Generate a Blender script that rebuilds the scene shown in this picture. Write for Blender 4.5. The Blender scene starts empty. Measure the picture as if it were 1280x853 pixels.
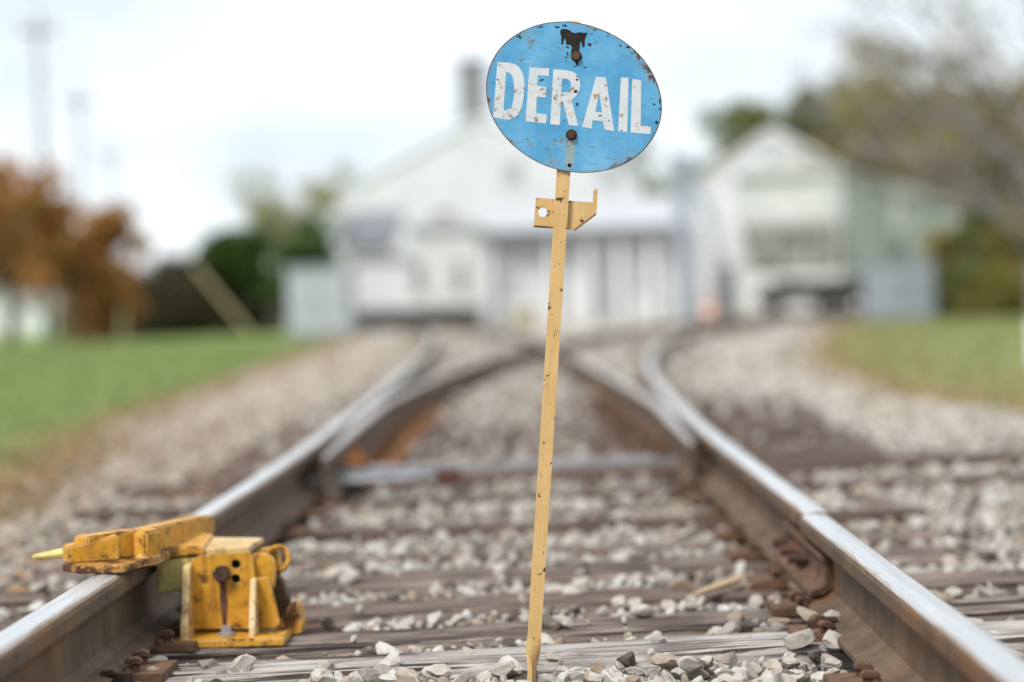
import bpy, bmesh, math, random
import numpy as np
from mathutils import Vector, Matrix

R = math.radians
sc = bpy.context.scene

# ------------------------------------------------------------------ camera
F = 85 / 36 * 1280
ROLL = R(1.8)
CAM = np.array([.118, 0, .690])
_dx, _dy = 672 - 640, 426.5 - 380
_a = _dx * math.cos(ROLL) + _dy * math.sin(ROLL)
_b = -_dx * math.sin(ROLL) + _dy * math.cos(ROLL)
YAW = math.atan2(_a, F)
PIT = -math.atan2(_b * math.cos(YAW), F)
fw = np.array([-math.sin(YAW) * math.cos(PIT), math.cos(YAW) * math.cos(PIT), math.sin(PIT)])
rx = np.cross(fw, [0, 0, 1]); rx /= np.linalg.norm(rx)
up0 = np.cross(rx, fw)
rt = math.cos(ROLL) * rx - math.sin(ROLL) * up0
upv = math.sin(ROLL) * rx + math.cos(ROLL) * up0


def ray(px, py):
    return fw + rt * (px - 640) / F + upv * (426.5 - py) / F


def P(px, py, Y):                       # the point of a measured direction at a known distance Y
    d = ray(px, py)
    return CAM + d * (Y / d[1])


def G(px, py, z=0.0):                   # the point of a measured direction on a known level
    d = ray(px, py)
    return CAM + d * ((z - CAM[2]) / d[2])


cam = bpy.data.cameras.new("camera")
cam.lens = 85; cam.sensor_width = 36; cam.clip_start = .05; cam.clip_end = 3000
cam.dof.use_dof = True; cam.dof.focus_distance = 4.52; cam.dof.aperture_fstop = 1.55
cam.dof.aperture_blades = 0
co = bpy.data.objects.new("camera", cam); sc.collection.objects.link(co)
M3 = Matrix((rt, upv, -fw)).transposed()
co.matrix_world = Matrix.Translation(Vector(CAM)) @ M3.to_4x4()
sc.camera = co

# ------------------------------------------------------------------ sky, sun, exposure
w = bpy.data.worlds.new("World"); sc.world = w; w.use_nodes = True
nt = w.node_tree; nt.nodes.clear()
out = nt.nodes.new("ShaderNodeOutputWorld"); bg = nt.nodes.new("ShaderNodeBackground")
sky = nt.nodes.new("ShaderNodeTexSky"); sky.sky_type = 'NISHITA'; sky.sun_disc = False
SUN_EL, SUN_AZ = R(52), R(215)          # azimuth measured from +Y towards +X: behind and left of the camera
sky.sun_elevation = SUN_EL; sky.sun_rotation = SUN_AZ
tc = nt.nodes.new("ShaderNodeTexCoord"); mp = nt.nodes.new("ShaderNodeMapping")
mp.inputs['Scale'].default_value = (1.6, 1.6, 4.2)
ns = nt.nodes.new("ShaderNodeTexNoise"); ns.inputs['Scale'].default_value = 2.2
ns.inputs['Detail'].default_value = 6; ns.inputs['Roughness'].default_value = .55
rp = nt.nodes.new("ShaderNodeValToRGB")
rp.color_ramp.elements[0].position = .38; rp.color_ramp.elements[0].color = (2.95, 3.4, 3.8, 1)
rp.color_ramp.elements[1].position = .64; rp.color_ramp.elements[1].color = (4.95, 5.1, 5.25, 1)
mx = nt.nodes.new("ShaderNodeMix"); mx.data_type = 'RGBA'; mx.inputs[0].default_value = .93
L = nt.links.new
L(tc.outputs['Generated'], mp.inputs[0]); L(mp.outputs[0], ns.inputs[0]); L(ns.outputs[0], rp.inputs[0])
L(sky.outputs[0], mx.inputs[6]); L(rp.outputs[0], mx.inputs[7]); L(mx.outputs[2], bg.inputs[0])
bg.inputs[1].default_value = .1; L(bg.outputs[0], out.inputs[0])

sl = bpy.data.lights.new("sun", 'SUN'); sl.energy = 1.5; sl.angle = R(15); sl.color = (1, .97, .92)
so = bpy.data.objects.new("sun", sl); sc.collection.objects.link(so)
sdir = Vector((math.sin(SUN_AZ) * math.cos(SUN_EL), math.cos(SUN_AZ) * math.cos(SUN_EL), math.sin(SUN_EL)))
so.rotation_euler = sdir.to_track_quat('Z', 'Y').to_euler()
so.location = sdir * 30
vs = sc.view_settings
vs.view_transform = 'Standard'; vs.look = 'None'; vs.gamma = 1; vs.exposure = 1.34; vs.use_curve_mapping = False
sc.cycles.use_denoising = True
sc.cycles.max_bounces = 6

# ------------------------------------------------------------------ materials


def hexc(r, g, b):                       # sRGB 0..255 -> linear
    f = lambda c: ((c / 255 + .055) / 1.055) ** 2.4 if c > 10 else c / 255 / 12.92
    return (f(r), f(g), f(b), 1)


class Mat:
    def __init__(s, name, rough=.8, metal=0.0, spec=.3):
        s.m = bpy.data.materials.new(name); s.m.use_nodes = True
        s.t = s.m.node_tree; s.b = s.t.nodes['Principled BSDF']
        s.b.inputs['Roughness'].default_value = rough; s.b.inputs['Metallic'].default_value = metal
        s.b.inputs['Specular IOR Level'].default_value = spec

    def n(s, k): return s.t.nodes.new(k)
    def l(s, a, b): s.t.links.new(a, b)

    def coord(s, scale=(1, 1, 1), kind='Object', rot=(0, 0, 0)):
        c = s.n("ShaderNodeTexCoord"); m = s.n("ShaderNodeMapping")
        m.inputs['Scale'].default_value = scale; m.inputs['Rotation'].default_value = rot
        if kind == 'World':
            g = s.n("ShaderNodeNewGeometry"); s.l(g.outputs['Position'], m.inputs[0])
        else:
            s.l(c.outputs[kind], m.inputs[0])
        return m.outputs[0]

    def noise(s, vec, scale=5, detail=4, rough=.55):
        x = s.n("ShaderNodeTexNoise"); s.l(vec, x.inputs['Vector'])
        x.inputs['Scale'].default_value = scale; x.inputs['Detail'].default_value = detail
        x.inputs['Roughness'].default_value = rough
        return x.outputs[0]

    def ramp(s, fac, stops):
        x = s.n("ShaderNodeValToRGB"); s.l(fac, x.inputs[0]); e = x.color_ramp.elements
        while len(e) < len(stops): e.new(.5)
        for i, (p, c) in enumerate(stops):
            e[i].position = p; e[i].color = c if len(c) == 4 else (*c, 1)
        return x.outputs[0]

    def mix(s, fac, a, b, mode='MIX'):
        x = s.n("ShaderNodeMix"); x.data_type = 'RGBA'; x.blend_type = mode
        for v, i in ((fac, 0), (a, 6), (b, 7)):
            if hasattr(v, 'links'): s.l(v, x.inputs[i])
            elif i == 0: x.inputs[0].default_value = v
            else: x.inputs[i].default_value = v if len(v) == 4 else (*v, 1)
        return x.outputs[2]

    def math(s, op, a, b=0.0, clamp=False):
        x = s.n("ShaderNodeMath"); x.operation = op; x.use_clamp = clamp
        for v, i in ((a, 0), (b, 1)):
            if hasattr(v, 'links'): s.l(v, x.inputs[i])
            else: x.inputs[i].default_value = v
        return x.outputs[0]

    def attr(s, name):
        x = s.n("ShaderNodeAttribute"); x.attribute_name = name; return x.outputs['Fac']

    def step(s, v, lo, hi):
        x = s.n("ShaderNodeMapRange"); x.interpolation_type = 'SMOOTHSTEP'
        s.l(v, x.inputs[0]); x.inputs[1].default_value = lo; x.inputs[2].default_value = hi
        return x.outputs[0]

    def col(s, c):
        if hasattr(c, 'links'): s.l(c, s.b.inputs['Base Color'])
        else: s.b.inputs['Base Color'].default_value = c if len(c) == 4 else (*c, 1)

    def bump(s, h, strength=.4, dist=.004):
        x = s.n("ShaderNodeBump"); s.l(h, x.inputs['Height'])
        x.inputs['Strength'].default_value = strength; x.inputs['Distance'].default_value = dist
        s.l(x.outputs[0], s.b.inputs['Normal'])


MT = {}


def simple(name, c1, c2, scale=6, rough=.75, metal=0, bump=0, dist=.003, stretch=(1, 1, 1), spec=.3):
    m = Mat(name, rough, metal, spec)
    n = m.noise(m.coord(stretch), scale, 5)
    m.col(m.ramp(n, [(.3, c1), (.7, c2)]))
    if bump: m.bump(n, bump, dist)
    MT[name] = m.m
    return m


def edge_mask(m, rad):
    bv = m.n("ShaderNodeBevel"); bv.samples = 4; bv.inputs['Radius'].default_value = rad
    g = m.n("ShaderNodeNewGeometry"); d = m.n("ShaderNodeVectorMath"); d.operation = 'DOT_PRODUCT'
    m.l(bv.outputs[0], d.inputs[0]); m.l(g.outputs['Normal'], d.inputs[1])
    return m.step(d.outputs['Value'], .985, .80)


def painted_rust(name, c1, c2, rust=(.16, .06, .025), lo=.60, hi=.68, scale=9, rough=.5, fine=60, wear=0.0, worn=(.62, .44, .20)):
    m = Mat(name, rough)
    v = m.coord()
    base = m.ramp(m.noise(v, 14, 5), [(.3, c1), (.7, c2)])
    base = m.mix(m.math('MULTIPLY', m.step(m.noise(m.coord((30, 30, 1.5)), 2.5, 6, .65), .44, .62), .38), base, (c2[0] * .72, c2[1] * .66, c2[2] * .62))
    base = m.mix(m.math('MULTIPLY', m.step(m.noise(m.coord((1, 1, .6)), 4, 5, .6), .48, .66), .35), base, (min(1, c2[0] * 1.12), c2[1] * 1.18, c2[2] * 1.6))
    a = m.noise(v, scale, 8, .65); b = m.noise(v, fine, 4)
    f = m.step(m.math('ADD', m.math('MULTIPLY', a, .75), m.math('MULTIPLY', b, .25)), lo, hi)
    rc = m.ramp(b, [(.3, (rust[0] * .4, rust[1] * .4, rust[2] * .4)), (.7, rust)])
    if wear:
        gr = m.noise(v, 28, 6, .7)
        base = m.mix(m.math('MULTIPLY', m.step(gr, .46, .66), .75), base, (c1[0] * .45, c1[1] * .42, c1[2] * .6))
        base = m.mix(m.math('MULTIPLY', m.step(m.noise(m.coord((1, 1, .25)), 40, 5, .6), .56, .68), .5), base, (rust[0] * 1.3, rust[1] * 1.4, rust[2]))
        em = m.math('MULTIPLY', edge_mask(m, .005), m.step(m.noise(v, 45, 5, .6), .36, .54))
        base = m.mix(m.math('MULTIPLY', em, .8), base, worn)
        em2 = m.math('MULTIPLY', edge_mask(m, .008), m.step(m.noise(v, 20, 5, .6), .55, .62))
        base = m.mix(em2, base, rc)
    m.col(m.mix(f, base, rc)); m.bump(m.math('SUBTRACT', b, f), .35, .0015)
    MT[name] = m.m
    return m


# stones of the ballast
m = Mat('ballast_stone', .9, spec=.2)
g = m.n("ShaderNodeNewGeometry"); oi = m.n("ShaderNodeObjectInfo")
rnd = m.math('FRACT', m.math('ADD', g.outputs['Random Per Island'], oi.outputs['Random']))
pos = m.coord((1, 1, 1), 'World')
tone = m.ramp(rnd, [(0, (.10, .085, .072)), (.07, (.23, .205, .175)), (.20, (.42, .385, .34)), (.5, (.51, .47, .415)),
                    (.70, (.60, .58, .54)), (.83, (.45, .375, .295)), (.93, (.28, .21, .15)), (1, (.63, .615, .58))])
fn = m.noise(pos, 70, 8, .7)
tone = m.mix(.7, tone, m.ramp(fn, [(.25, (.58, .56, .53)), (.75, (1, 1, 1))]), 'MULTIPLY')
sep = m.n("ShaderNodeSeparateXYZ"); m.l(pos, sep.inputs[0])
side = m.math('MULTIPLY', m.step(sep.outputs[0], -.95, -2.0), m.step(m.noise(pos, 1.1, 3), .30, .62))
tone = m.mix(m.math('MULTIPLY', side, .55), tone, (.37, .285, .215))
tone = m.mix(m.math('MULTIPLY', m.step(m.noise(pos, 24, 5, .6), .52, .68), .5), tone, (.23, .17, .12))
m.col(tone); m.bump(fn, .8, .005); MT['stone'] = m.m

m = Mat('ballast_bed', .95, spec=.1)
pos = m.coord((1, 1, 1), 'World')
vo = m.n("ShaderNodeTexVoronoi"); m.l(pos, vo.inputs['Vector']); vo.inputs['Scale'].default_value = 17
c = m.ramp(vo.outputs['Color'], [(.1, (.26, .235, .205)), (.5, (.46, .42, .37)), (.9, (.58, .54, .49))])
sep = m.n("ShaderNodeSeparateXYZ"); m.l(pos, sep.inputs[0])
gap_shade = m.math('SUBTRACT', 1.0, m.step(sep.outputs[1], 9, 14))  # near bed coloured darker, standing in for shade between the stones
c = m.mix(m.math('MULTIPLY', gap_shade, .85), c, (.085, .066, .052))
c = m.mix(m.step(m.noise(pos, .8, 4), .45, .7), c, m.mix(.5, c, (.20, .14, .10)))
m.col(c); m.bump(vo.outputs['Distance'], 1, .03); MT['bed'] = m.m

m = Mat('ground_turf', 1, spec=.05)
pos = m.coord((1, 1, 1), 'World')
gr = m.ramp(m.noise(pos, 1.3, 6, .6), [(.3, (.14, .20, .065)), (.55, (.215, .28, .10)), (.75, (.30, .345, .145))])
gr = m.mix(m.step(m.noise(pos, .35, 4), .52, .70), gr, (.20, .215, .075))
dr = m.ramp(m.noise(pos, 5, 5), [(.3, (.19, .125, .065)), (.7, (.33, .25, .14))])
df = m.math('ADD', m.attr('dry'), m.math('MULTIPLY', m.math('SUBTRACT', m.noise(pos, 1.6, 5), .5), 1.1))
m.col(m.mix(m.step(df, .35, .65), gr, dr)); m.bump(m.noise(pos, 30, 4), .6, .03); MT['turf'] = m.m

m = Mat('grass_blade', .8, spec=.15)
g = m.n("ShaderNodeNewGeometry")
a = m.ramp(g.outputs['Random Per Island'], [(0, (.13, .195, .055)), (.6, (.205, .28, .095)), (1, (.31, .35, .145))])
b = m.ramp(g.outputs['Random Per Island'], [(0, (.22, .14, .07)), (1, (.42, .32, .18))])
m.col(m.mix(m.attr('dry'), a, b)); MT['blade'] = m.m

# weathered timber
def timber(name, stops, crack):
    m = Mat(name, .9, spec=.15)
    v = m.coord((1.4, 26, 26)); n1 = m.noise(v, 2.2, 8, .65)
    v2 = m.coord((1.1, 46, 46)); n2 = m.noise(v2, 1.6, 6, .6)
    v3 = m.coord((3, 5, 5)); n3 = m.noise(v3, 1.3, 5)
    oi = m.n("ShaderNodeObjectInfo")
    c = m.ramp(n1, stops)
    c = m.mix(m.step(n3, .46, .66), c, m.mix(.65, c, (.075, .052, .04)))
    c = m.mix(m.step(n2, .56, .63), c, crack)
    c = m.mix(m.math('MULTIPLY', oi.outputs['Random'], .35), c, (.16, .11, .085))
    m.col(c); m.bump(m.math('SUBTRACT', n1, m.math('MULTIPLY', m.step(n2, .55, .63), 1.5)), 1, .010); MT[name] = m.m


timber('tie_wood', [(.36, (.065, .048, .040)), (.5, (.21, .165, .138)), (.63, (.37, .305, .26))], (.035, .026, .022))
timber('tie_wood_bleached', [(.36, (.26, .23, .20)), (.47, (.50, .47, .43)), (.63, (.66, .63, .59))], (.05, .04, .034))
timber('tie_wood_dark', [(.36, (.05, .036, .03)), (.5, (.115, .078, .064)), (.63, (.19, .135, .11))], (.02, .015, .013))
simple('splinter', (.42, .29, .17), (.60, .46, .30), 12, .85, stretch=(3, 20, 20), bump=.4)

# rail steel
m = Mat('rail_rust', .72, .25, .35)
v = m.coord((1, 1, 1)); vs_ = m.coord((5, 4, 3.0))
n1 = m.noise(vs_, 2, 6, .6); n2 = m.noise(v, 3.2, 5); n3 = m.noise(v, 120, 3)
c = m.ramp(n1, [(.3, (.072, .043, .025)), (.5, (.12, .077, .046)), (.7, (.18, .118, .07))])
c = m.mix(m.step(n2, .52, .68), c, m.mix(.6, c, (.23, .105, .04)))
c = m.mix(m.math('MULTIPLY', m.step(n3, .5, .72), .45), c, (.06, .042, .03))
m.col(c); m.bump(n3, .5, .002); MT['rail_rust'] = m.m
def railhead(name, lo_, hi_, tint):
    m = Mat(name, .34, .85, .5)
    v = m.coord((60, 1.2, 1)); n1 = m.noise(v, 3, 6, .6); n2 = m.noise(m.coord(), 150, 4); n4 = m.noise(m.coord((30, 1.5, 1)), 2, 6, .65)
    f = m.math('ADD', m.math('ABSOLUTE', m.math('ADD', m.attr('across'), .08)), m.math('MULTIPLY', m.math('SUBTRACT', n4, .5), .75))
    f = m.step(f, .58, .98)
    m.col(m.mix(f, m.ramp(n1, [(.3, lo_), (.7, hi_)]), m.ramp(n2, [(.35, tint), (.65, (tint[0] * 1.7, tint[1] * 1.6, tint[2] * 1.5))])))
    rr = m.ramp(n2, [(.3, (.26, .26, .26)), (.7, (.44, .44, .44))]); m.l(m.mix(f, rr, (.75, .75, .75)), m.b.inputs['Roughness'])
    mt = m.math('SUBTRACT', .85, m.math('MULTIPLY', f, .7)); m.l(mt, m.b.inputs['Metallic'])
    m.bump(n2, .15, .0006); MT[name] = m.m


railhead('rail_polish', (.56, .555, .545), (.80, .80, .79), (.15, .105, .065))
railhead('rail_dull', (.42, .39, .36), (.62, .59, .56), (.14, .095, .06))
simple('rust_plate', (.06, .034, .022), (.19, .105, .06), 26, .9, .1, .6, .002)
simple('rust_red', (.06, .025, .02), (.15, .065, .045), 30, .85, .1, .5, .002)
simple('rust_orange', (.16, .06, .02), (.34, .15, .04), 25, .8, 0, .4, .002)
simple('rust_dark', (.03, .02, .015), (.09, .05, .035), 30, .85, .1, .5, .002)
simple('rod_steel', (.26, .26, .27), (.42, .42, .43), 14, .55, .4, .2)
simple('void_shade', (.006, .005, .005), (.012, .010, .009), 10, .9)  # near black that paints the shade inside openings
painted_rust('yellow_paint', (.50, .235, .016), (.64, .33, .035), (.15, .055, .018), .55, .63, 14, wear=1)
painted_rust('pale_yellow_paint', (.66, .54, .13), (.78, .68, .26), (.20, .13, .04), .57, .66, 12, wear=1)
painted_rust('worn_yellow_paint', (.50, .30, .07), (.68, .50, .24), (.24, .11, .04), .56, .64, 16, wear=1, worn=(.7, .6, .42))
painted_rust('sole_paint', (.42, .17, .02), (.50, .24, .04), (.10, .04, .018), .46, .56, 14, wear=1)
painted_rust('pole_paint', (.55, .35, .135), (.66, .44, .19), (.12, .045, .022), .585, .61, 40, .5, 150)
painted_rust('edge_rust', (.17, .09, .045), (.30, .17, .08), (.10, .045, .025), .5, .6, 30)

# the blue disc
m = Mat('sign_blue', .42, spec=.4)
v = m.coord()
n1 = m.noise(v, 9, 6, .6); n2 = m.noise(m.coord((6, 1, 60)), 3, 6, .65); n3 = m.noise(v, 70, 6, .7); n4 = m.noise(v, 16, 8, .7)
c = m.ramp(n1, [(.34, (.055, .26, .47)), (.5, (.09, .33, .56)), (.66, (.15, .40, .62))])
c = m.mix(m.math('MULTIPLY', m.step(n2, .54, .70), .75), c, (.07, .225, .36))
c = m.mix(m.math('MULTIPLY', m.step(n2, .38, .30), .5), c, (.28, .55, .76))
sep = m.n("ShaderNodeSeparateXYZ"); m.l(v, sep.inputs[0])
e = m.attr('edge')
STAINX = m.n("ShaderNodeValue"); STAINT = m.n("ShaderNodeValue"); STAINB = m.n("ShaderNodeValue")
sx = m.math('ABSOLUTE', m.math('SUBTRACT', sep.outputs[0], STAINX.outputs[0]))
st = m.math('MULTIPLY', m.step(sx, .013, .003), m.math('LESS_THAN', sep.outputs[2], STAINT.outputs[0]))
st = m.math('MULTIPLY', st, m.math('GREATER_THAN', sep.outputs[2], STAINB.outputs[0]))
c = m.mix(m.math('MULTIPLY', st, .8), c, (.30, .33, .27))
ef = m.math('ADD', m.math('MULTIPLY', e, .62), m.math('MULTIPLY', n4, .75))
c = m.mix(m.math('MULTIPLY', m.step(ef, .95, 1.05), .45), c, (.26, .24, .19))
c = m.mix(m.step(m.math('ADD', ef, m.math('MULTIPLY', n3, .3)), 1.17, 1.22), c, (.085, .045, .03))
# long horizontal scrape lines where the paint has gone to rust
sp = m.math('MULTIPLY', m.step(n3, .55, .62), m.step(m.noise(m.coord((1.2, 1, 6)), 6, 5, .6), .54, .64))
c = m.mix(sp, c, (.20, .13, .07))
c = m.mix(m.step(m.math('ADD', e, m.math('MULTIPLY', n3, .02)), .993, 1.0), c, (.10, .085, .075))
m.col(c); m.bump(n3, .12, .0006); MT['sign_blue'] = m.m
m_blue = (STAINX, STAINT, STAINB)
m = Mat('sign_white', .5, spec=.35)
v = m.coord(); n3 = m.noise(v, 120, 6, .7); n1 = m.noise(v, 22, 5)
c = m.ramp(n1, [(.3, (.52, .56, .585)), (.7, (.63, .645, .65))])
sp = m.math('MULTIPLY', m.step(n3, .53, .60), m.step(m.noise(m.coord((1.2, 1, 3)), 11, 5, .6), .47, .58))
c = m.mix(sp, c, m.ramp(n1, [(.35, (.14, .07, .035)), (.65, (.42, .30, .15))]))
c = m.mix(m.math('MULTIPLY', m.step(m.noise(m.coord((5, 1, 60)), 4, 6), .60, .72), .6), c, (.36, .55, .68))
m.col(c); MT['sign_white'] = m.m
simple('paint_loss', (.008, .006, .005), (.026, .016, .012), 60, .8, 0, .5, .001)

# buildings, cars, plants
m = Mat('white_siding', .7)
v = m.coord(); wv = m.n("ShaderNodeTexWave"); m.l(m.coord((1, 1, 0)), wv.inputs[0]); wv.inputs['Scale'].default_value = 1.1
c = m.ramp(m.noise(v, .6, 5), [(.3, (.62, .63, .63)), (.7, (.74, .745, .74))])
m.col(m.mix(.12, c, wv.outputs[0], 'MULTIPLY')); m.bump(wv.outputs[0], .3, .02); MT['white_siding'] = m.m
simple('white_roof', (.40, .41, .42), (.48, .49, .50), .8, .5)
simple('trim_white', (.72, .73, .73), (.80, .80, .79), 2, .6)
simple('grey_roof', (.13, .135, .15), (.22, .225, .24), 1.2, .7)
simple('dark_trim', (.12, .122, .13), (.18, .185, .19), 2, .8)  # dark grey of the fascia, handles and bent pipe
simple('chimney_grey', (.18, .185, .19), (.24, .245, .25), 2.5, .85)
simple('shed_grey', (.34, .36, .385), (.43, .45, .475), 2, .6)
simple('blue_grey', (.27, .30, .345), (.36, .39, .43), 2, .6)
simple('window_glass', (.02, .025, .03), (.05, .055, .06), 2, .08, spec=.6)
simple('door_grey', (.18, .19, .19), (.26, .27, .27), 2, .7)
simple('house_roof', (.22, .17, .14), (.34, .27, .22), 3, .9)
simple('orange_plastic', (.62, .15, .05), (.75, .22, .09), 4, .6)
simple('guard_yellow', (.25, .22, .10), (.34, .30, .15), 4, .6)
simple('pole_wood', (.22, .225, .23), (.32, .32, .325), 4, .9, stretch=(8, 8, 1))
simple('wire_black', (.02, .02, .02), (.03, .03, .03), 4, .7)
simple('post_white', (.72, .72, .70), (.8, .8, .78), 4, .6)
simple('car_paint', (.50, .52, .495), (.62, .635, .605), 1.3, .6)
simple('car_grime', (.28, .27, .25), (.42, .41, .38), 2, .8)
simple('car_black', (.02, .018, .016), (.05, .045, .04), 3, .8)
simple('car_grey', (.20, .195, .19), (.30, .29, .28), 3, .8)
simple('bark', (.07, .055, .045), (.15, .12, .10), 9, .95, bump=.5, dist=.01)
simple('bark_grey', (.15, .13, .125), (.28, .25, .24), 9, .95, bump=.5, dist=.01)


def leafmat(name, cols):
    m = Mat(name, .7, spec=.2)
    g = m.n("ShaderNodeNewGeometry")
    k = len(cols)
    m.col(m.ramp(g.outputs['Random Per Island'], [(i / (k - 1), c) for i, c in enumerate(cols)]))
    m.b.inputs['Transmission Weight'].default_value = 0
    MT[name] = m.m


leafmat('leaf_orange', [(.24, .10, .03), (.38, .155, .04), (.44, .22, .06), (.30, .15, .045), (.20, .15, .05)])
leafmat('leaf_green', [(.018, .04, .008), (.035, .075, .013), (.06, .115, .02), (.09, .15, .03)])
leafmat('leaf_dark', [(.02, .028, .012), (.045, .05, .02), (.075, .06, .03), (.09, .055, .028)])
leafmat('leaf_pale', [(.22, .21, .10), (.32, .30, .15), (.27, .28, .13), (.36, .30, .14)])
leafmat('leaf_moss', [(.07, .10, .03), (.11, .155, .045), (.16, .185, .055), (.18, .14, .05)])
leafmat('leaf_olive', [(.15, .14, .035), (.26, .225, .055), (.31, .24, .06), (.20, .20, .05), (.28, .18, .055)])
leafmat('leaf_twig', [(.20, .165, .10), (.28, .23, .13), (.26, .19, .08)])
leafmat('leaf_litter', [(.16, .08, .035), (.28, .15, .07), (.22, .12, .07), (.35, .22, .11)])

# ------------------------------------------------------------------ building helpers
COL = sc.collection
ORG = {}


class MB:
    def __init__(s): s.v = []; s.f = []

    def add(s, vs, fs):
        o = len(s.v); s.v += [tuple(map(float, p)) for p in vs]; s.f += [tuple(i + o for i in f) for f in fs]
        return s

    def box(s, x0, x1, y0, y1, z0, z1):
        return s.add([(x0, y0, z0), (x1, y0, z0), (x1, y1, z0), (x0, y1, z0), (x0, y0, z1), (x1, y0, z1), (x1, y1, z1), (x0, y1, z1)],
                     [(3, 2, 1, 0), (4, 5, 6, 7), (0, 1, 5, 4), (1, 2, 6, 5), (2, 3, 7, 6), (3, 0, 4, 7)])

    def prism(s, pts, axis, a, b):        # pts 2-D polygon extruded along axis
        n = len(pts)
        if axis == 'y': q = [(p[0], a, p[1]) for p in pts] + [(p[0], b, p[1]) for p in pts]
        elif axis == 'x': q = [(a, p[0], p[1]) for p in pts] + [(b, p[0], p[1]) for p in pts]
        else: q = [(p[0], p[1], a) for p in pts] + [(p[0], p[1], b) for p in pts]
        fs = [tuple(range(n)), tuple(range(2 * n - 1, n - 1, -1))] + [(i, i + n, (i + 1) % n + n, (i + 1) % n) for i in range(n)]
        return s.add(q, fs)

    def tube(s, pts, rad, seg=8, cap=True):
        pts = [Vector(p) for p in pts]
        if not hasattr(rad, '__len__'): rad = [rad] * len(pts)
        vs, fs = [], []
        prev = None
        for i, p in enumerate(pts):
            d = (pts[min(i + 1, len(pts) - 1)] - pts[max(i - 1, 0)])
            if d.length < 1e-9: d = Vector((0, 0, 1))
            d.normalize()
            if prev is None:
                a = Vector((0, 0, 1)) if abs(d.z) < .9 else Vector((1, 0, 0))
                u = d.cross(a).normalized()
            else:
                u = (prev - d * prev.dot(d)); u = u.normalized() if u.length > 1e-6 else d.orthogonal().normalized()
            prev = u; v = d.cross(u)
            for k in range(seg):
                t = 2 * math.pi * k / seg
                vs.append(p + (u * math.cos(t) + v * math.sin(t)) * rad[i])
        for i in range(len(pts) - 1):
            for k in range(seg):
                a = i * seg + k; b = i * seg + (k + 1) % seg
                fs.append((a, b, b + seg, a + seg))
        if cap:
            fs.append(tuple(range(seg - 1, -1, -1))); fs.append(tuple(range((len(pts) - 1) * seg, len(pts) * seg)))
        return s.add(vs, fs)

    def build(s, name, mat, parent=None, bevel=0, smooth=False, seg=2, kind=None):
        org = ORG.get(parent.name, (0, 0, 0)) if parent else (0, 0, 0)
        me = bpy.data.meshes.new(name)
        me.from_pydata([(x - org[0], y - org[1], z - org[2]) for x, y, z in s.v], [], s.f)
        bm = bmesh.new(); bm.from_mesh(me)
        bmesh.ops.recalc_face_normals(bm, faces=bm.faces)
        if bevel:
            ed = [e for e in bm.edges if len(e.link_faces) == 2 and e.calc_face_angle(0) > .5]
            bmesh.ops.bevel(bm, geom=ed, offset=bevel, segments=seg, affect='EDGES', clamp_overlap=True)
        bm.to_mesh(me); bm.free()
        if smooth:
            me.shade_smooth()
        o = bpy.data.objects.new(name, me); COL.objects.link(o)
        me.materials.append(MT[mat])
        if parent: o.parent = parent; ORG[o.name] = org
        if kind: o['kind'] = kind
        return o


def tag(o, label, cat, group=None):
    o['label'] = label; o['category'] = cat
    if group: o['group'] = group
    return o


def empty(name, loc, world=False):
    o = bpy.data.objects.new(name, None); COL.objects.link(o); o.location = loc
    o.empty_display_size = .1
    if world: ORG[o.name] = tuple(map(float, loc))
    return o


def copy_tree(o, parent=None):
    c = o.copy(); COL.objects.link(c); c.parent = parent
    for ch in list(o.children): copy_tree(ch, c)
    return c


def npmesh(name, v, f, mat, parent=None, smooth=False):
    """v (n,3) array, f (m,k) array of k-gons"""
    me = bpy.data.meshes.new(name); v = np.asarray(v, np.float32); f = np.asarray(f, np.int32)
    k = f.shape[1]
    me.vertices.add(len(v)); me.vertices.foreach_set('co', v.ravel())
    me.loops.add(f.size); me.loops.foreach_set('vertex_index', f.ravel())
    me.polygons.add(len(f)); me.polygons.foreach_set('loop_start', np.arange(0, f.size, k, dtype=np.int32))
    me.update(calc_edges=True); me.validate()
    if smooth: me.shade_smooth()
    else: me.shade_flat()
    me.materials.append(MT[mat])
    o = bpy.data.objects.new(name, me); COL.objects.link(o)
    if parent: o.parent = parent
    return o


rng = np.random.default_rng(7)
random.seed(7)

# ------------------------------------------------------------------ where the track runs
RAILTOP = .185


def dL(Y):
    t = np.maximum(np.asarray(Y, float) - 7, 0)
    return .8 * (.0005 * t * t + .017 * t * t / (t + 2)) + .0004 * np.maximum(np.asarray(Y, float) - 34, 0) ** 2


def LS(Y): return -.7525 - dL(Y)
def RS(Y): return .7525 + .0019 * np.maximum(np.asarray(Y, float) - 8, 0) ** 2
def LC(Y): return np.maximum(RS(Y) - 1.505 - .05 * np.exp(-((np.asarray(Y, float) - 20) / 8) ** 2), LS(Y) + .098)
def RC(Y): return np.minimum(LS(Y) + 1.505, RS(Y) - .082)


GL = np.array([(0, -1.85), (9, -1.9), (11.8, -2.1), (14.7, -2.42), (19.4, -2.65), (28.5, -2.95), (54, -4.0), (80, -5.7), (110, -8.5)])
GR = np.array([(0, 6.5), (12.6, 6.5), (13.3, 3.3), (14.5, 2.6), (16.2, 2.35), (27.8, 2.95), (60, 7.3), (80, 12.0), (110, 18)])
def edgeL(Y): return np.interp(Y, GL[:, 0], GL[:, 1])
def edgeR(Y): return np.interp(Y, GR[:, 0], GR[:, 1])


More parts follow.
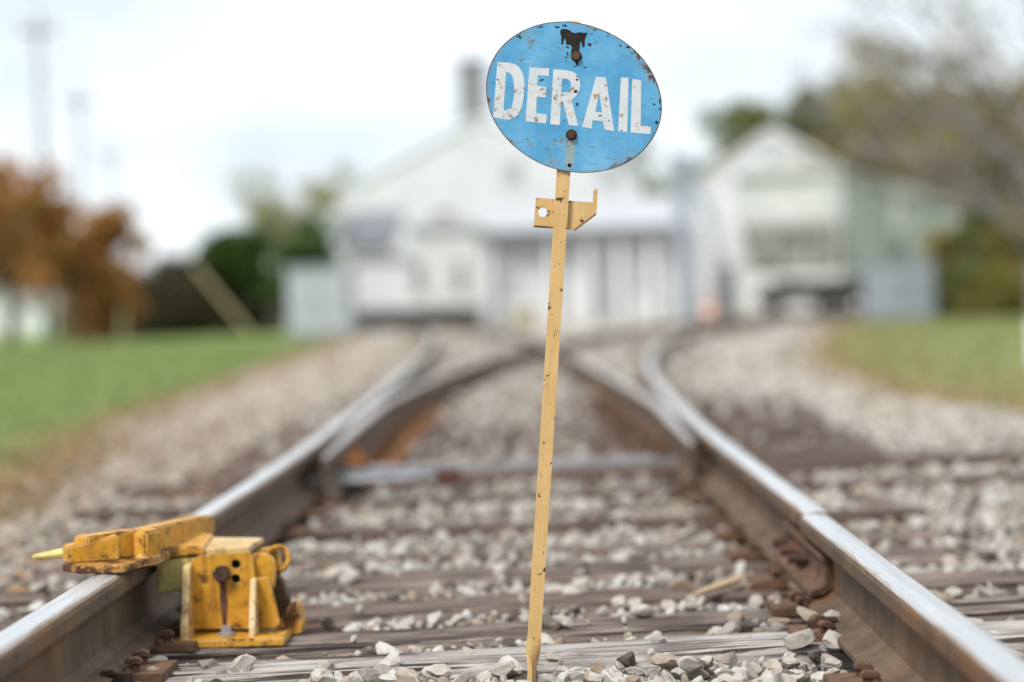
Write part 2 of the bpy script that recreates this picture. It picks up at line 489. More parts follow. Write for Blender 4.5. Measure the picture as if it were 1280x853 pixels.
# ------------------------------------------------------------------ ground, ballast
def ground():
    xs = np.concatenate([[-1500, -400, -150, -60, -30, -18], np.arange(-12, 16.01, .25), [20, 30, 60, 150, 400, 1500]])
    ys = np.concatenate([[-300, -50, -10], np.arange(0, 30, .4), np.arange(30, 110, 2), [130, 200, 400, 800, 2200]])
    X, Y = np.meshgrid(xs, ys)
    inside = (X > edgeL(Y)) & (X < edgeR(Y)) & (Y < 112)
    Z = np.full_like(X, -.055) + .012 * np.sin(X * 1.7 + Y) * np.sin(Y * .9)
    # turf stands a little above the gravel shoulder and falls away under it
    d = np.minimum(np.abs(X - edgeL(Y)), np.abs(X - edgeR(Y)))
    Z = np.where(inside, Z - .12, Z)
    dry = np.where(inside, 1, np.clip(1 - d / np.where(X < 0, .8, .7), 0, 1))
    dry = np.where((X > 0) & ~inside, np.maximum(dry, np.clip(.68 - (Y - 14) / 60 - (X - edgeR(Y)) / 10, 0, .62)), dry)
    dry = np.where(Y > 112, .1, dry)
    nx, ny = len(xs), len(ys)
    idx = np.arange(nx * ny).reshape(ny, nx)
    f = np.stack([idx[:-1, :-1], idx[:-1, 1:], idx[1:, 1:], idx[1:, :-1]], -1).reshape(-1, 4)
    o = npmesh('ground', np.stack([X, Y, Z], -1).reshape(-1, 3), f, 'turf', smooth=True)
    a = o.data.attributes.new('dry', 'FLOAT', 'POINT'); a.data.foreach_set('value', dry.ravel().astype(np.float32))
    o['kind'] = 'structure'


ground()


def ballast_bed():
    ys = np.concatenate([[-6, -2], np.arange(0, 20, .25), np.arange(20, 112, 1.0)])
    t = np.linspace(0, 1, 41)
    V = []
    for y in ys:
        a, b = edgeL(y) - .12, edgeR(y) + .12
        x = a + (b - a) * t
        z = -.052 + .010 * np.sin(x * 5 + y * 3) * np.sin(y * 4.1 - x)
        z = np.where((t < .03) | (t > .97), -.085, z)
        V.append(np.stack([x, np.full_like(x, y), z], -1))
    V = np.array(V); ny, nx = V.shape[:2]
    idx = np.arange(nx * ny).reshape(ny, nx)
    f = np.stack([idx[:-1, :-1], idx[:-1, 1:], idx[1:, 1:], idx[1:, :-1]], -1).reshape(-1, 4)
    o = npmesh('ballast', V.reshape(-1, 3), f, 'bed', smooth=True)
    o['kind'] = 'structure'
    return o


ballast = ballast_bed()

# ------------------------------------------------------------------ ties
TIES = []       # centre x, centre y, half length, half width, yaw


def vnoise(n, k, r):
    g = r.standard_normal(k + 2)
    x = np.linspace(0, k, n); i = x.astype(int); fr = x - i; fr = fr * fr * (3 - 2 * fr)
    return g[i] * (1 - fr) + g[i + 1] * fr


def tie_mesh(name, L, W, H, seed, fine, amp):
    r = np.random.default_rng(seed)
    nx, nt, nsd = (90, 26, 5) if fine else (8, 6, 2)
    xs = np.linspace(-L / 2, L / 2, nx)
    ty = np.linspace(-W / 2, W / 2, nt)
    prof = [(-W / 2, z) for z in np.linspace(-H, 0, nsd + 1)[:-1]] + [(y, 0) for y in ty] + [(W / 2, z) for z in np.linspace(0, -H, nsd + 1)[1:]]
    prof = np.array(prof); m = len(prof)
    across = np.stack([vnoise(m, int(m * .8), r) for _ in range(6)])          # cracks across the profile
    V = np.zeros((nx, m, 3))
    wts = np.stack([vnoise(nx, 5, r) for _ in range(6)])
    crack = (wts.T @ across) / 2.2
    big = vnoise(nx, 7, r)[:, None] * .4 + vnoise(nx, 3, r)[:, None] * vnoise(m, 3, r)[None] * .3
    groove = -np.clip(-crack - .5, 0, 1.6)
    dz = amp * (.35 * crack + 2.6 * groove) + amp * .6 * big
    top = (np.abs(prof[:, 1]) < 1e-6)
    V[:, :, 0] = xs[:, None]; V[:, :, 1] = prof[None, :, 0]; V[:, :, 2] = prof[None, :, 1]
    V[:, :, 2] += np.where(top[None], dz, 0)
    sidef = np.sign(prof[:, 0]) * (~top)
    V[:, :, 1] += sidef[None] * (dz * .9)
    for c in (np.where(top)[0][0], np.where(top)[0][-1]):                   # worn, rounded arrises
        V[:, c, 2] -= .004 + amp * np.abs(vnoise(nx, 14, r)); V[:, c, 1] *= .985
    endj = amp * 3 * r.standard_normal(m); V[0, :, 0] += endj; V[-1, :, 0] += endj[::-1]
    idx = np.arange(nx * m).reshape(nx, m)
    f = np.stack([idx[:-1, :-1], idx[1:, :-1], idx[1:, 1:], idx[:-1, 1:]], -1).reshape(-1, 4)
    fs = [tuple(q) for q in f] + [tuple(idx[0]), tuple(idx[-1][::-1])]
    me = bpy.data.meshes.new(name); me.from_pydata(V.reshape(-1, 3).tolist(), [], fs)
    if fine:
        me.shade_smooth()
    return me


def spike_mesh():
    mb = MB()
    mb.box(-.008, .008, -.008, .008, -.02, .022)
    mb.prism([(-.022, .019), (.011, .021), (.013, .027), (.003, .033), (-.014, .030), (-.022, .024)], 'y', -.0125, .0125)
    return mb


_sp = spike_mesh().build('spike', 'rust_plate', None, .002)
SPIKE_ME = _sp.data; bpy.data.objects.remove(_sp)


def plate_mesh():
    mb = MB()
    mb.box(-.150, .150, -.09, .09, 0, .017)
    mb.box(-.083, -.073, -.089, .089, .0165, .027); mb.box(.073, .083, -.089, .089, .0165, .027)
    return mb


_pp = plate_mesh().build('tie_plate', 'rust_plate', None, .002)
PLATE_ME = _pp.data; bpy.data.objects.remove(_pp)

TIE_FAR = [tie_mesh('tie', 2.6, .22, .17, 50 + i, False, .003) for i in range(4)]
for me in TIE_FAR: me.materials.append(MT['tie_wood'])
TIE_DARK = [tie_mesh('tie', 2.6, .22, .17, 60 + i, False, .003) for i in range(3)]
for me in TIE_DARK: me.materials.append(MT['tie_wood_dark'])


def tie(Y, xc=0.0, half=1.3, yaw=8.0, mat='tie_wood', fine=True, z=0.0, W=.22, plates=2, label=None, seed=0, me=None, rails=None):
    if me is None:
        me = tie_mesh('tie', 2 * half, W, .17, seed, fine, .0065 if fine else .003); me.materials.append(MT[mat])
    o = bpy.data.objects.new('railroad_tie', me); COL.objects.link(o)
    o.location = (xc, Y, z); o.rotation_euler = (0, 0, R(yaw))
    if me in TIE_FAR or me in TIE_DARK: o.scale = (half / 1.3, W / .22, 1)
    tag(o, label or 'grey brown wooden tie sunk in ballast under the switch rails', 'railroad tie', 'wooden ties under the track')
    TIES.append((xc, Y, half, W / 2, R(yaw), z))
    if plates:
        for xr, s in ((rails[0], -1), (rails[1], 1)) if rails else ((-.7525, -1), (.7525, 1)):
            pl = bpy.data.objects.new('tie_plate', PLATE_ME); COL.objects.link(pl); pl.parent = o
            lx = (xr - xc) / math.cos(R(yaw))
            pl.location = (lx / o.scale[0], 0, .0025 - z); pl.rotation_euler = (0, 0, R(-yaw))
            pl.scale = (1 / o.scale[0], 1 / o.scale[1], 1)
            if plates > 1:
                for sx, sy, rz in ((-1, -.045, 0), (1, .045, math.pi), (-1, .05, 0) if s > 0 else (1, -.05, math.pi)):
                    k = bpy.data.objects.new('spike', SPIKE_ME); COL.objects.link(k); k.parent = pl
                    # the head's lip hooks over the rail foot
                    k.location = (sx * .0885, sy, .006 + .003 * ((int(Y * 100) + (1 if sx > 0 else 0)) % 3))
                    k.rotation_euler = (R(3 * sx), R(((int(Y * 37) + int(sy * 200)) % 5 - 2) * 3), rz + math.pi + R(((int(Y * 53) + int(sy * 300)) % 7 - 3) * 5))
    return o


tie(4.10, 0, 1.3, 7, 'tie_wood', seed=1, plates=2, label='split wooden tie in front of the sign post')
tie(4.72, 0, 1.3, 9, 'tie_wood_bleached', seed=12, z=.006, W=.235, label='sun bleached and deeply split tie right behind the foot of the sign post')
tie(5.13, 0, 1.3, 10, 'tie_wood', seed=3, W=.23, label='grey brown tie carrying the yellow derail on its end')
tie(5.63, 0, 1.3, 10, 'tie_wood', seed=4, W=.23, label='weathered tie next behind the yellow derail')
tie(6.25, 0, 1.3, 11, 'tie_wood', seed=5, W=.25, label='weathered tie with a pale splinter at its right end')
tie(6.84, 0, 1.3, 7, 'tie_wood', seed=6, W=.2, z=-.012, label='thin looking tie half buried in pale stones past the rail joint')
tie(7.50, 0, 1.3, 6, 'tie_wood_dark', seed=7, W=.24, z=.006, label='dark brown tie before the switch throw rod')
tie(8.15, 0, 1.3, 6, 'tie_wood', seed=8, z=-.02, W=.2, plates=1, label='sunken tie between the dark tie and the throw rod')
tie(8.85, .55, 2.1, 9, 'tie_wood_dark', seed=9, z=-.004, W=.23, plates=1, label='long dark headblock tie before the throw rod')
tie(9.85, .75, 2.3, 9, 'tie_wood_dark', seed=10, z=.012, W=.25, plates=1, label='long dark headblock tie behind the throw rod running out to the right')
yy = 10.45; k = 0
while yy < 62:
    cl = (float(LS(yy)) + float(RS(yy))) / 2
    sp = float(RS(yy)) - float(LS(yy))
    z = -.003 if yy < 17 else -.022
    if yy < 44:
        half = sp / 2 + (.75 if yy < 18 else .58)
        bank = TIE_DARK if (k % 3 == 0 or (yy < 16 and k % 2 == 0)) else TIE_FAR
        tie(yy, cl + (.16 if yy < 18 else 0) + .04 * ((k * 7) % 5 - 2) / 2, half, 6 if yy < 16 else 1, fine=False, z=z, plates=1 if yy < 20 else 0,
            me=bank[k % len(bank)], rails=(float(LS(yy)), float(RS(yy))),
            label=('dark brown' if bank is TIE_DARK else 'grey brown') + (' tie under the tapered switch rail tips' if yy < 14 else ' tie under the spreading switch rails' if yy < 27 else ' tie where the two switch rails cross'))
    else:
        for rail, sgn in ((float(LS(yy)) + .7525, 0), (float(RS(yy)) - .7525, 1)):
            tie(yy, rail, 1.3, 0, fine=False, z=-.022, plates=0, me=TIE_FAR[(k + sgn) % 4],
                label='wooden tie in pale gravel on the track leading to ' + ('the hopper cars' if sgn else 'the dock shed'))
    yy += .53 + .03 * ((k * 5) % 3 - 1); k += 1

# ------------------------------------------------------------------ rails
RP = [(-.070, 0), (-.070, .010), (-.030, .020), (-.0105, .034), (-.0085, .055), (-.0085, .098), (-.012, .113), (-.0345, .125),
      (-.036, .130), (-.036, .152), (-.032, .160), (-.022, .1655), (0, .168), (.022, .1655), (.032, .160), (.036, .152),
      (.036, .130), (.0345, .125), (.012, .113), (.0085, .098), (.0085, .055), (.0105, .034), (.030, .020), (.070, .010), (.070, 0)]


def rail(name, fx, y0, y1, label, polish='rail_polish', dz=0.0, dx=0.0, taper=0.0, group=None):
    ys = [y0]
    while ys[-1] < y1:
        ys.append(min(y1, ys[-1] + (.35 if ys[-1] < 20 else 1.0)))
    x0 = float(fx(y0)) + dx
    root_o = (x0, y0, .017)
    vs, fs = [], []
    n = len(RP)
    for y in ys:
        x = float(fx(y)) + dx
        t = (float(fx(y + .05)) - float(fx(y - .05))) / .1
        c, s_ = 1 / math.hypot(1, t), t / math.hypot(1, t)
        for a, b in RP:
            k = 1.0; lower = 0
            if taper and y - y0 < abs(taper):           # a planed switch point: thin and low at its tip
                q = (y - y0) / abs(taper)
                k = .30 + .70 * q if b > .04 else .55 + .45 * q
                lower = .020 * (1 - q) if b > .1 else 0
            vs.append((x + a * k * c, y - a * k * s_, b + .017 + dz - lower))
    for i in range(len(ys) - 1):
        for k in range(n):
            a, b = i * n + k, i * n + (k + 1) % n
            fs.append((a, b, b + n, a + n))
    fs.append(tuple(range(n))); fs.append(tuple(range((len(ys) - 1) * n, len(ys) * n))[::-1])
    me = bpy.data.meshes.new(name)
    me.from_pydata([(v[0] - root_o[0], v[1] - root_o[1], v[2] - root_o[2]) for v in vs], [], fs)
    bm = bmesh.new(); bm.from_mesh(me); bmesh.ops.recalc_face_normals(bm, faces=bm.faces); bm.to_mesh(me); bm.free()
    me.materials.append(MT['rail_rust']); me.materials.append(MT[polish])
    for p in me.polygons:
        if p.normal.z > .5 and p.center.z > .12: p.material_index = 1
    at_ = me.attributes.new('across', 'FLOAT', 'POINT'); at_.data.foreach_set('value', np.array([RP[i % n][0] / .034 for i in range(len(me.vertices))], np.float32))
    o = bpy.data.objects.new(name, me); COL.objects.link(o); o.location = root_o
    ORG[o.name] = root_o
    return tag(o, label, 'rail', group)


JY = 5.63
r_left = rail('rail', LS, .3, 78, 'long left rail with a polished head, the yellow derail clamped beside it')
r_near = rail('rail', lambda y: .7525 + 0 * np.asarray(y, float), .3, JY - .003, 'near right rail ending at the bolted joint', dz=-.003, dx=-.005)
r_far = rail('rail', RS, JY + .004, 112, 'right rail beyond the joint, curving away towards the parked hopper cars', dz=.0, dx=.004)
r_lc = rail('switch_rail', LC, 8.62, 108, 'left switch rail with a tapered tip, crossing towards the right', 'rail_dull', taper=2.2)
r_rc = rail('switch_rail', RC, 8.85, 77, 'right switch rail with a tapered tip, crossing towards the left', 'rail_dull', dz=-.003, taper=2.4)

# joint bars with nuts on both sides of the joint
for s in (-1, 1):
    xw = .7515
    mb = MB()
    pf = [(.010, .054), (.013, .112), (.026, .121), (.033, .121), (.036, .112), (.027, .100), (.027, .066), (.040, .052), (.062, .044), (.064, .034), (.034, .038)]
    mb.prism([(xw + s * a, b + .002) for a, b in pf], 'y', JY - .40, JY + .46)
    jb = mb.build('joint_bar', 'rust_plate', r_far, .002)
    for q, dy in enumerate((-.06, .12, .30)):
        mb = MB(); x0 = xw + s * .0265
        mb.prism([(JY + .02 + dy + .024 * math.cos(t * math.pi / 3 + q), .083 + .024 * math.sin(t * math.pi / 3 + q)) for t in range(6)], 'x', x0, x0 + s * .028)
        mb.tube([(x0, JY + .02 + dy, .083), (x0 + s * .046, JY + .02 + dy, .083)], .012, 8)
        mb.tube([(x0 - s * .001, JY + .02 + dy, .083), (x0 + s * .004, JY + .02 + dy, .083)], .029, 12)
        mb.build('track_bolt', 'rust_red' if q % 2 else 'rust_dark', jb)

# rail anchors along the near right rail and the left rail
for rl, x, ylist in ((r_near, .7475, (4.86, 3.9)), (r_left, -.7525, (5.36, 4.42))):
    s = -1 if x > 0 else 1
    for ya in ylist:
        mb = MB()
        mb.box(min(x + s * .068, x + s * .105), max(x + s * .068, x + s * .105), ya, ya + .035, .003, .035)
        mb.box(min(x + s * .045, x + s * .070), max(x + s * .045, x + s * .070), ya + .004, ya + .030, .029, .040)
        mb.build('rail_anchor', 'rust_dark', rl, .003)

# throw rod between the points
rod = empty('throw_rod', (0, 9.3, .02), True)
def rodY(x): return 9.36 + x * .10
mb = MB()
mb.add([(-.66, rodY(-.66) - .045, .055), (.64, rodY(.64) - .045, .055), (.64, rodY(.64) + .045, .055), (-.66, rodY(-.66) + .045, .055),
        (-.66, rodY(-.66) - .045, .085), (.64, rodY(.64) - .045, .085), (.64, rodY(.64) + .045, .085), (-.66, rodY(-.66) + .045, .085)],
       [(3, 2, 1, 0), (4, 5, 6, 7), (0, 1, 5, 4), (1, 2, 6, 5), (2, 3, 7, 6), (3, 0, 4, 7)])
mb.build('rod', 'rod_steel', rod, .003)
for x, mt in ((-.60, 'rust_orange'), (.585, 'rust_plate')):
    mb = MB(); y = rodY(x)
    mb.box(x - .045, x + .045, y - .05, y + .05, .086, .118)
    mb.tube([(x, y, .115), (x, y, .158)], .016, 8)
    mb.tube([(x, y, .115), (x, y, .138)], .028, 6)
    mb.build('rod_clip', mt, rod, .004)
for x in (-.42, -.05, .36):
    mb = MB(); y = rodY(x); mb.tube([(x, y, .083), (x, y, .10)], .018, 6); mb.build('rod_bolt', 'rust_red', rod)
tag(rod, 'grey steel throw rod lying across between the two switch rails', 'throw rod')
# second, older rod lying lower
rod2 = empty('throw_rod', (0, 9.1, .0), True)
mb = MB(); mb.tube([(-.95, 9.02, .045), (-.40, 9.10, .05), (-.25, 9.14, .05)], .016, 8); mb.build('rod', 'rod_steel', rod2)
mb = MB(); mb.box(-.29, -.19, 9.09, 9.19, .025, .075); mb.build('rod_clip', 'rust_red', rod2, .004)
tag(rod2, 'short thin rod reaching in under the left rail beside the throw rod', 'throw rod')

# slide plates, heel braces under the switch rails
k = 0
for yy in np.arange(10.5, 16.5, .53):
    for fx, s in ((LC, 1), (RC, -1)):
        x = float(fx(yy)); pl = MB()
        pl.box(x - .14 + s * .05, x + .14 + s * .05, yy - .085, yy + .085, .003, .0165)
        pl.box(x + s * .06 - .02, x + s * .06 + .02, yy - .03, yy + .03, .016, .055)
        o = pl.build('slide_plate', 'rust_plate' if k % 2 else 'rust_orange', r_lc if fx is LC else r_rc, .003); k += 1

# ------------------------------------------------------------------ stones


def stone_templates(sub, n, seed):
    r = np.random.default_rng(seed); T = []
    for i in range(n):
        bm = bmesh.new(); bmesh.ops.create_icosphere(bm, subdivisions=sub, radius=1)
        v = np.array([x.co[:] for x in bm.verts]); bm.verts.ensure_lookup_table()
        f = np.array([[q.index for q in x.verts] for x in bm.faces]); bm.free()
        for _ in range(9 if sub > 1 else 4):
            d = r.standard_normal(3); d /= np.linalg.norm(d); h = r.uniform(.42, .8)
            t = v @ d; v = np.where((t > h)[:, None], v - np.outer(t - h, d), v)
        v = v + r.standard_normal(v.shape) * (.02 if sub > 1 else .07)
        v = v * np.array([r.uniform(.9, 1.3), r.uniform(.75, 1.1), r.uniform(.55, .85)])
        T.append((v, f))
    return T


T2 = stone_templates(2, 14, 1); T1 = stone_templates(1, 10, 2)


def rotm(r):
    q = r.standard_normal(4); q /= np.linalg.norm(q); a, b, c, d = q
    return np.array([[1 - 2 * (c * c + d * d), 2 * (b * c - a * d), 2 * (b * d + a * c)],
                     [2 * (b * c + a * d), 1 - 2 * (b * b + d * d), 2 * (c * d - a * b)],
                     [2 * (b * d - a * c), 2 * (c * d + a * b), 1 - 2 * (b * b + c * c)]])


TA = np.array(TIES)


def on_tie(x, y, marg=0.0):
    dx = x - TA[:, 0]; dy = y - TA[:, 1]
    c, s = np.cos(TA[:, 4]), np.sin(TA[:, 4])
    a = dx * c + dy * s; b = -dx * s + dy * c
    hit = (np.abs(a) < TA[:, 2] + marg) & (np.abs(b) < TA[:, 3] + marg)
    return hit.any()


def near_rail(x, y, s):
    lim = .074 + s * .8
    if abs(x - float(LS(y))) < lim: return True
    xr = float(RS(y)) if y > JY else .7475
    if abs(x - xr) < lim: return True
    if y > 8.6 and (abs(x - float(LC(y))) < lim or abs(x - float(RC(y))) < lim): return True
    if JY - .45 < y < JY + .5 and abs(x - .7515) < .07 + s: return True
    return False


DEV = (-.70, -.36, 4.88, 5.42)                # under the derail
spots = []
def scatter(n, y0, y1, xf, smin, smax, layer, r, sub):
    got = 0
    for _ in range(n):
        y = r.uniform(y0, y1); a, b = xf(y); x = r.uniform(a, b)
        s = smin + (smax - smin) * r.uniform() ** 1.8
        if near_rail(x, y, s): continue
        ot = on_tie(x, y, -.015)
        if 9.6 < y < 17 and r.uniform() < .72:
            mid = (float(LC(y)) + float(RC(y))) / 2
            if (abs(x - mid) > .36 and float(LS(y)) < x < float(RS(y))) or float(RS(y)) < x < float(RS(y)) + .8: continue
        if abs(x - .083) < .035 and 4.30 < y < 4.58: continue
        if 8.9 < y < 9.65 and abs(x) < .72 and abs(y - rodY(x)) < .05 + s: continue
        if DEV[0] - s < x < DEV[1] + s and DEV[2] - s < y < DEV[3] + s: continue
        if abs(x - .083) < .012 + s and abs(y - 4.52) < .012 + s: continue
        if ot and r.uniform() > layer[2]: continue
        z = (s * .42) if ot else r.uniform(layer[0], layer[1])
        if abs(x) > .95 and not ot: z -= .006
        spots.append((x, y, z, s, sub)); got += 1
    return got


def near_x(y):
    hw = y * .215 + .5
    return max(edgeL(y) - .1, -hw - .1), min(hw + .15, edgeR(y))


r1 = np.random.default_rng(11)
scatter(900, 4.15, 4.66, near_x, .017, .034, (-.035, .006, .05), r1, 2)
scatter(2600, 3.9, 5.0, near_x, .014, .032, (-.058, -.014, .03), r1, 2)
scatter(3500, 3.9, 5.2, near_x, .005, .013, (-.045, -.008, .05), r1, 2)
scatter(10500, 5.0, 8.3, near_x, .012, .031, (-.056, -.008, .03), r1, 2)
scatter(10500, 8.3, 14, near_x, .018, .038, (-.060, -.016, .03), r1, 1)
scatter(9000, 14, 26, lambda y: (max(edgeL(y) - .2, -y * .24), min(y * .24, edgeR(y) + .2)), .03, .055, (-.055, -.015, .55), r1, 1)
scatter(6000, 26, 62, lambda y: (edgeL(y) - .3, min(edgeR(y) + .3, 12)), .05, .09, (-.055, -.01, .6), r1, 1)
# a few bigger stones lying loose on top, as by the near right rail and under the derail
for px, py, s, z in ((830, 826, .030, .022), (862, 832, .029, .02), (1000, 800, .033, .02), (1035, 778, .034, .02), (975, 780, .030, .016),
                     (1040, 800, .028, .02), (205, 800, .030, .02), (190, 832, .034, .01), (262, 836, .03, .0), (1010, 770, .026, .03), (640, 835, .03, .0)):
    p = G(px, py, z); spots.append((p[0], p[1], z, s, 2))

# the 300 that show largest, in view, become stones of their own
def projpx(x, y, z):
    d = np.array([x, y, z]) - CAM; t = d @ fw
    return 640 + F * (d @ rt) / t, 426.5 - F * (d @ upv) / t, F / t


sizes = []
for i, (x, y, z, s, sub) in enumerate(spots):
    u, v, k = projpx(x, y, z)
    if 5 < u < 1275 and 380 < v < 850 and z > -.028 and sub == 2: sizes.append((s * k, i))
sizes.sort(reverse=True)
single = set(i for _, i in sizes[:298])
STONE_ME = []
for v, f in T2:
    me = bpy.data.meshes.new('stone'); me.from_pydata(v.tolist(), [], f.tolist()); me.materials.append(MT['stone'])
    STONE_ME.append(me)
VV, FF, off = [], [], 0
for i, (x, y, z, s, sub) in enumerate(spots):
    if i in single:
        o = bpy.data.objects.new('stone', STONE_ME[i % len(STONE_ME)]); COL.objects.link(o); o.parent = ballast
        o.location = (x, y, z); o.scale = (s, s, s)
        o.rotation_euler = (r1.uniform(-.6, .6), r1.uniform(-.6, .6), r1.uniform(0, 6.28))
        continue
    v, f = (T2 if sub == 2 else T1)[i % (14 if sub == 2 else 10)]
    VV.append(v @ rotm(r1) * s + np.array([x, y, z])); FF.append(f + off); off += len(v)
o = npmesh('loose_stones', np.concatenate(VV), np.concatenate(FF), 'stone', ballast); o['kind'] = 'stuff'

# leaf litter left of the track and grass
def leaves_stuff():
    r = np.random.default_rng(5); V = []
    for _ in range(1500):
        y = 5.5 + 12 * r.uniform() ** 1.2; e = edgeL(y); x = r.uniform(e - .3, -1.15 if r.uniform() < .8 else -.9)
        s = r.uniform(.018, .04); A = rotm(r) * .35 + np.array([[1, 0, 0], [0, 1, 0], [0, 0, .3]]) * .65
        a = r.uniform(0, 6.28); ca, sa = math.cos(a), math.sin(a)
        q = np.array([(-1, 0, 0), (0, -.55, .15), (1, 0, .1), (0, .55, .15)]) * s
        q = q @ np.array([[ca, sa, 0], [-sa, ca, 0], [0, 0, 1]]) @ A
        V.append(q + np.array([x, y, r.uniform(-.02, .03)]))
    V = np.concatenate(V); f = np.arange(len(V)).reshape(-1, 4)
    o = npmesh('fallen_leaves', V, f, 'leaf_litter'); o['kind'] = 'stuff'
    o['label'] = 'brown fallen leaves scattered on the gravel left of the track'; o['category'] = 'leaves'


leaves_stuff()


def grass():
    r = np.random.default_rng(6); n = 60000
    y = 8.5 + 50 * r.uniform(size=n) ** 1.6
    left = r.uniform(size=n) < .62
    xl = edgeL(y) + .12 - (r.uniform(size=n) ** 1.3) * np.minimum(.22 * y, 13)
    xr = edgeR(y) - .08 + (r.uniform(size=n) ** 1.3) * np.minimum(.2 * y, 10)
    x = np.where(left, xl, xr); ok = left | (y > 13.2)
    x, y, left = x[ok], y[ok], left[ok]; n = len(x)
    d = np.where(left, edgeL(y) - x, x - edgeR(y))
    dry = ((1 - d / .8) + r.normal(0, .3, n) > .35).astype(float)
    dry = np.where(~left & (r.uniform(size=n) < .6 - d / 14), 1, dry)
    h = r.uniform(.03, .085, n) * np.where(dry > .5, 1.1, 1) * (1 + y / 60); wd = .004 * (1 + y / 14)
    a = r.uniform(0, 6.28, n); lean = r.normal(0, .45, (n, 2)) * h[:, None]
    z0 = -.065
    V = np.zeros((n, 3, 3))
    V[:, 0] = np.stack([x - wd * np.cos(a), y - wd * np.sin(a), np.full(n, z0)], -1)
    V[:, 1] = np.stack([x + wd * np.cos(a), y + wd * np.sin(a), np.full(n, z0)], -1)
    V[:, 2] = np.stack([x + lean[:, 0], y + lean[:, 1], z0 + h], -1)
    o = npmesh('grass', V.reshape(-1, 3), np.arange(3 * n).reshape(-1, 3), 'blade'); o['kind'] = 'stuff'
    at = o.data.attributes.new('dry', 'FLOAT', 'POINT'); at.data.foreach_set('value', np.repeat(dry, 3).astype(np.float32))
    o['label'] = 'short mown grass drying out along the gravel edge'; o['category'] = 'grass'


grass()

# a pale splinter of timber on the tie by the joint
a, b = G(862, 745, .016), G(928, 727, .016)
mb = MB()
pts = [Vector(a) + (Vector(b) - Vector(a)) * t + Vector((0, 0, .010 * t)) for t in (0, .25, .5, .75, 1)]
mb.tube(pts, [.003, .007, .009, .011, .009], 4)
o = mb.build('wood_splinter', 'splinter')
tag(o, 'pale tan splinter of wood lying across a tie near the joint', 'splinter')

# ------------------------------------------------------------------ derail sign
SY = 4.52
base = P(664, 856, SY); topp = P(710, 217, SY)
lean = math.atan2(topp[0] - base[0], topp[2] - base[2])
sign = empty('derail_sign', tuple(base)); sign.rotation_euler = (R(1.5), lean, 0)
ORG[sign.name] = (0, 0, 0)
cl_, sl_ = math.cos(lean), math.sin(lean)


def S(px, py):                           # photograph measurement -> sign's own plane (x right, z up)
    p = P(px, py, SY) - base
    return (p[0] * cl_ - p[2] * sl_, p[0] * sl_ + p[2] * cl_)


def poly_plate(pts, y0, y1):
    return MB().prism(pts, 'y', y0, y1)


# flat steel post with a half twist at its foot
zt = S(716, 29)[1]; z1 = S(672, 795)[1]; z2 = S(666, 840)[1]
xa = S(710, 217)[0]
vs_, fs_ = [], []
zs = list(np.linspace(-.14, z2, 4)) + list(np.linspace(z2, z1, 30))[1:] + list(np.linspace(z1, zt, 14))[1:]
for z in zs:
    t = np.clip((z1 - z) / (z1 - z2), 0, 1); t = t * t * (3 - 2 * t)
    an = R(72) * t
    wd = .0128 if z > 0 else .0128 * max(.35, 1 + z * 4); th = .0045
    x0 = S(710, 217)[0] * 0 + np.interp(z, [-.14, 0, zt], [0, 0, S(716, 29)[0]])
    for a, b in ((-wd, -th), (wd, -th), (wd, th), (-wd, th)):
        vs_.append((x0 + a * math.cos(an) - b * math.sin(an), .0055 + a * math.sin(an) + b * math.cos(an), z))
nz = len(zs)
for i in range(nz - 1):
    for k in range(4):
        a, b = i * 4 + k, i * 4 + (k + 1) % 4
        fs_.append((a, b, b + 4, a + 4))
fs_ += [(3, 2, 1, 0), tuple(range((nz - 1) * 4, nz * 4))]
post = MB().add(vs_, fs_).build('post', 'pole_paint', sign)

# oval disc
ang = R(21.5 - 1.8) - 0
c0 = S(716.8, 123.6)
DA, DB = 111.2 * SY / F, 91 * SY / F
tilt = -(R(21.5) - lean)                # major axis dips to the right in the sign's own frame
rings = [0, .2, .4, .6, .75, .86, .93, .97, .985, 1.0]
vs_, fs_, edge = [], [], []
NS = 96
for sgn, y in ((0, -.0035), (1, .0005)):
    for q in rings[1:]:
        for k in range(NS):
            t = 2 * math.pi * k / NS
            wob = 1 + (.0022 * math.sin(3 * t + 1) + .0015 * math.sin(7 * t)) * q
            u, v = DA * q * math.cos(t) * wob, DB * q * math.sin(t) * wob
            x = c0[0] + u * math.cos(tilt) - v * math.sin(tilt); z = c0[1] + u * math.sin(tilt) + v * math.cos(tilt)
            vs_.append((x, y, z)); edge.append(q)
    vs_.append((c0[0], y, c0[1])); edge.append(0)
nr = len(rings) - 1; per = nr * NS + 1
for s in (0, 1):
    o_ = s * per; cen = o_ + nr * NS
    for k in range(NS):
        k2 = (k + 1) % NS
        fs_.append((cen, o_ + k, o_ + k2) if s == 0 else (cen, o_ + k2, o_ + k))
        for j in range(nr - 1):
            a, b, c, d = o_ + j * NS + k, o_ + j * NS + k2, o_ + (j + 1) * NS + k2, o_ + (j + 1) * NS + k
            fs_.append((a, d, c, b) if s == 0 else (a, b, c, d))
for k in range(NS):
    k2 = (k + 1) % NS; a = (nr - 1) * NS
    fs_.append((a + k, a + per + k, a + per + k2, a + k2))
disc = MB().add(vs_, fs_).build('disc', 'sign_blue', sign)
at = disc.data.attributes.new('edge', 'FLOAT', 'POINT'); at.data.foreach_set('value', np.array(edge, np.float32))
disc.data.materials.append(MT['edge_rust'])
for p in disc.data.polygons:
    if abs(p.normal.y) < .5: p.material_index = 1
b2 = S(714, 172)
m_blue[0].outputs[0].default_value = b2[0]; m_blue[1].outputs[0].default_value = b2[1]; m_blue[2].outputs[0].default_value = S(711, 205)[1]

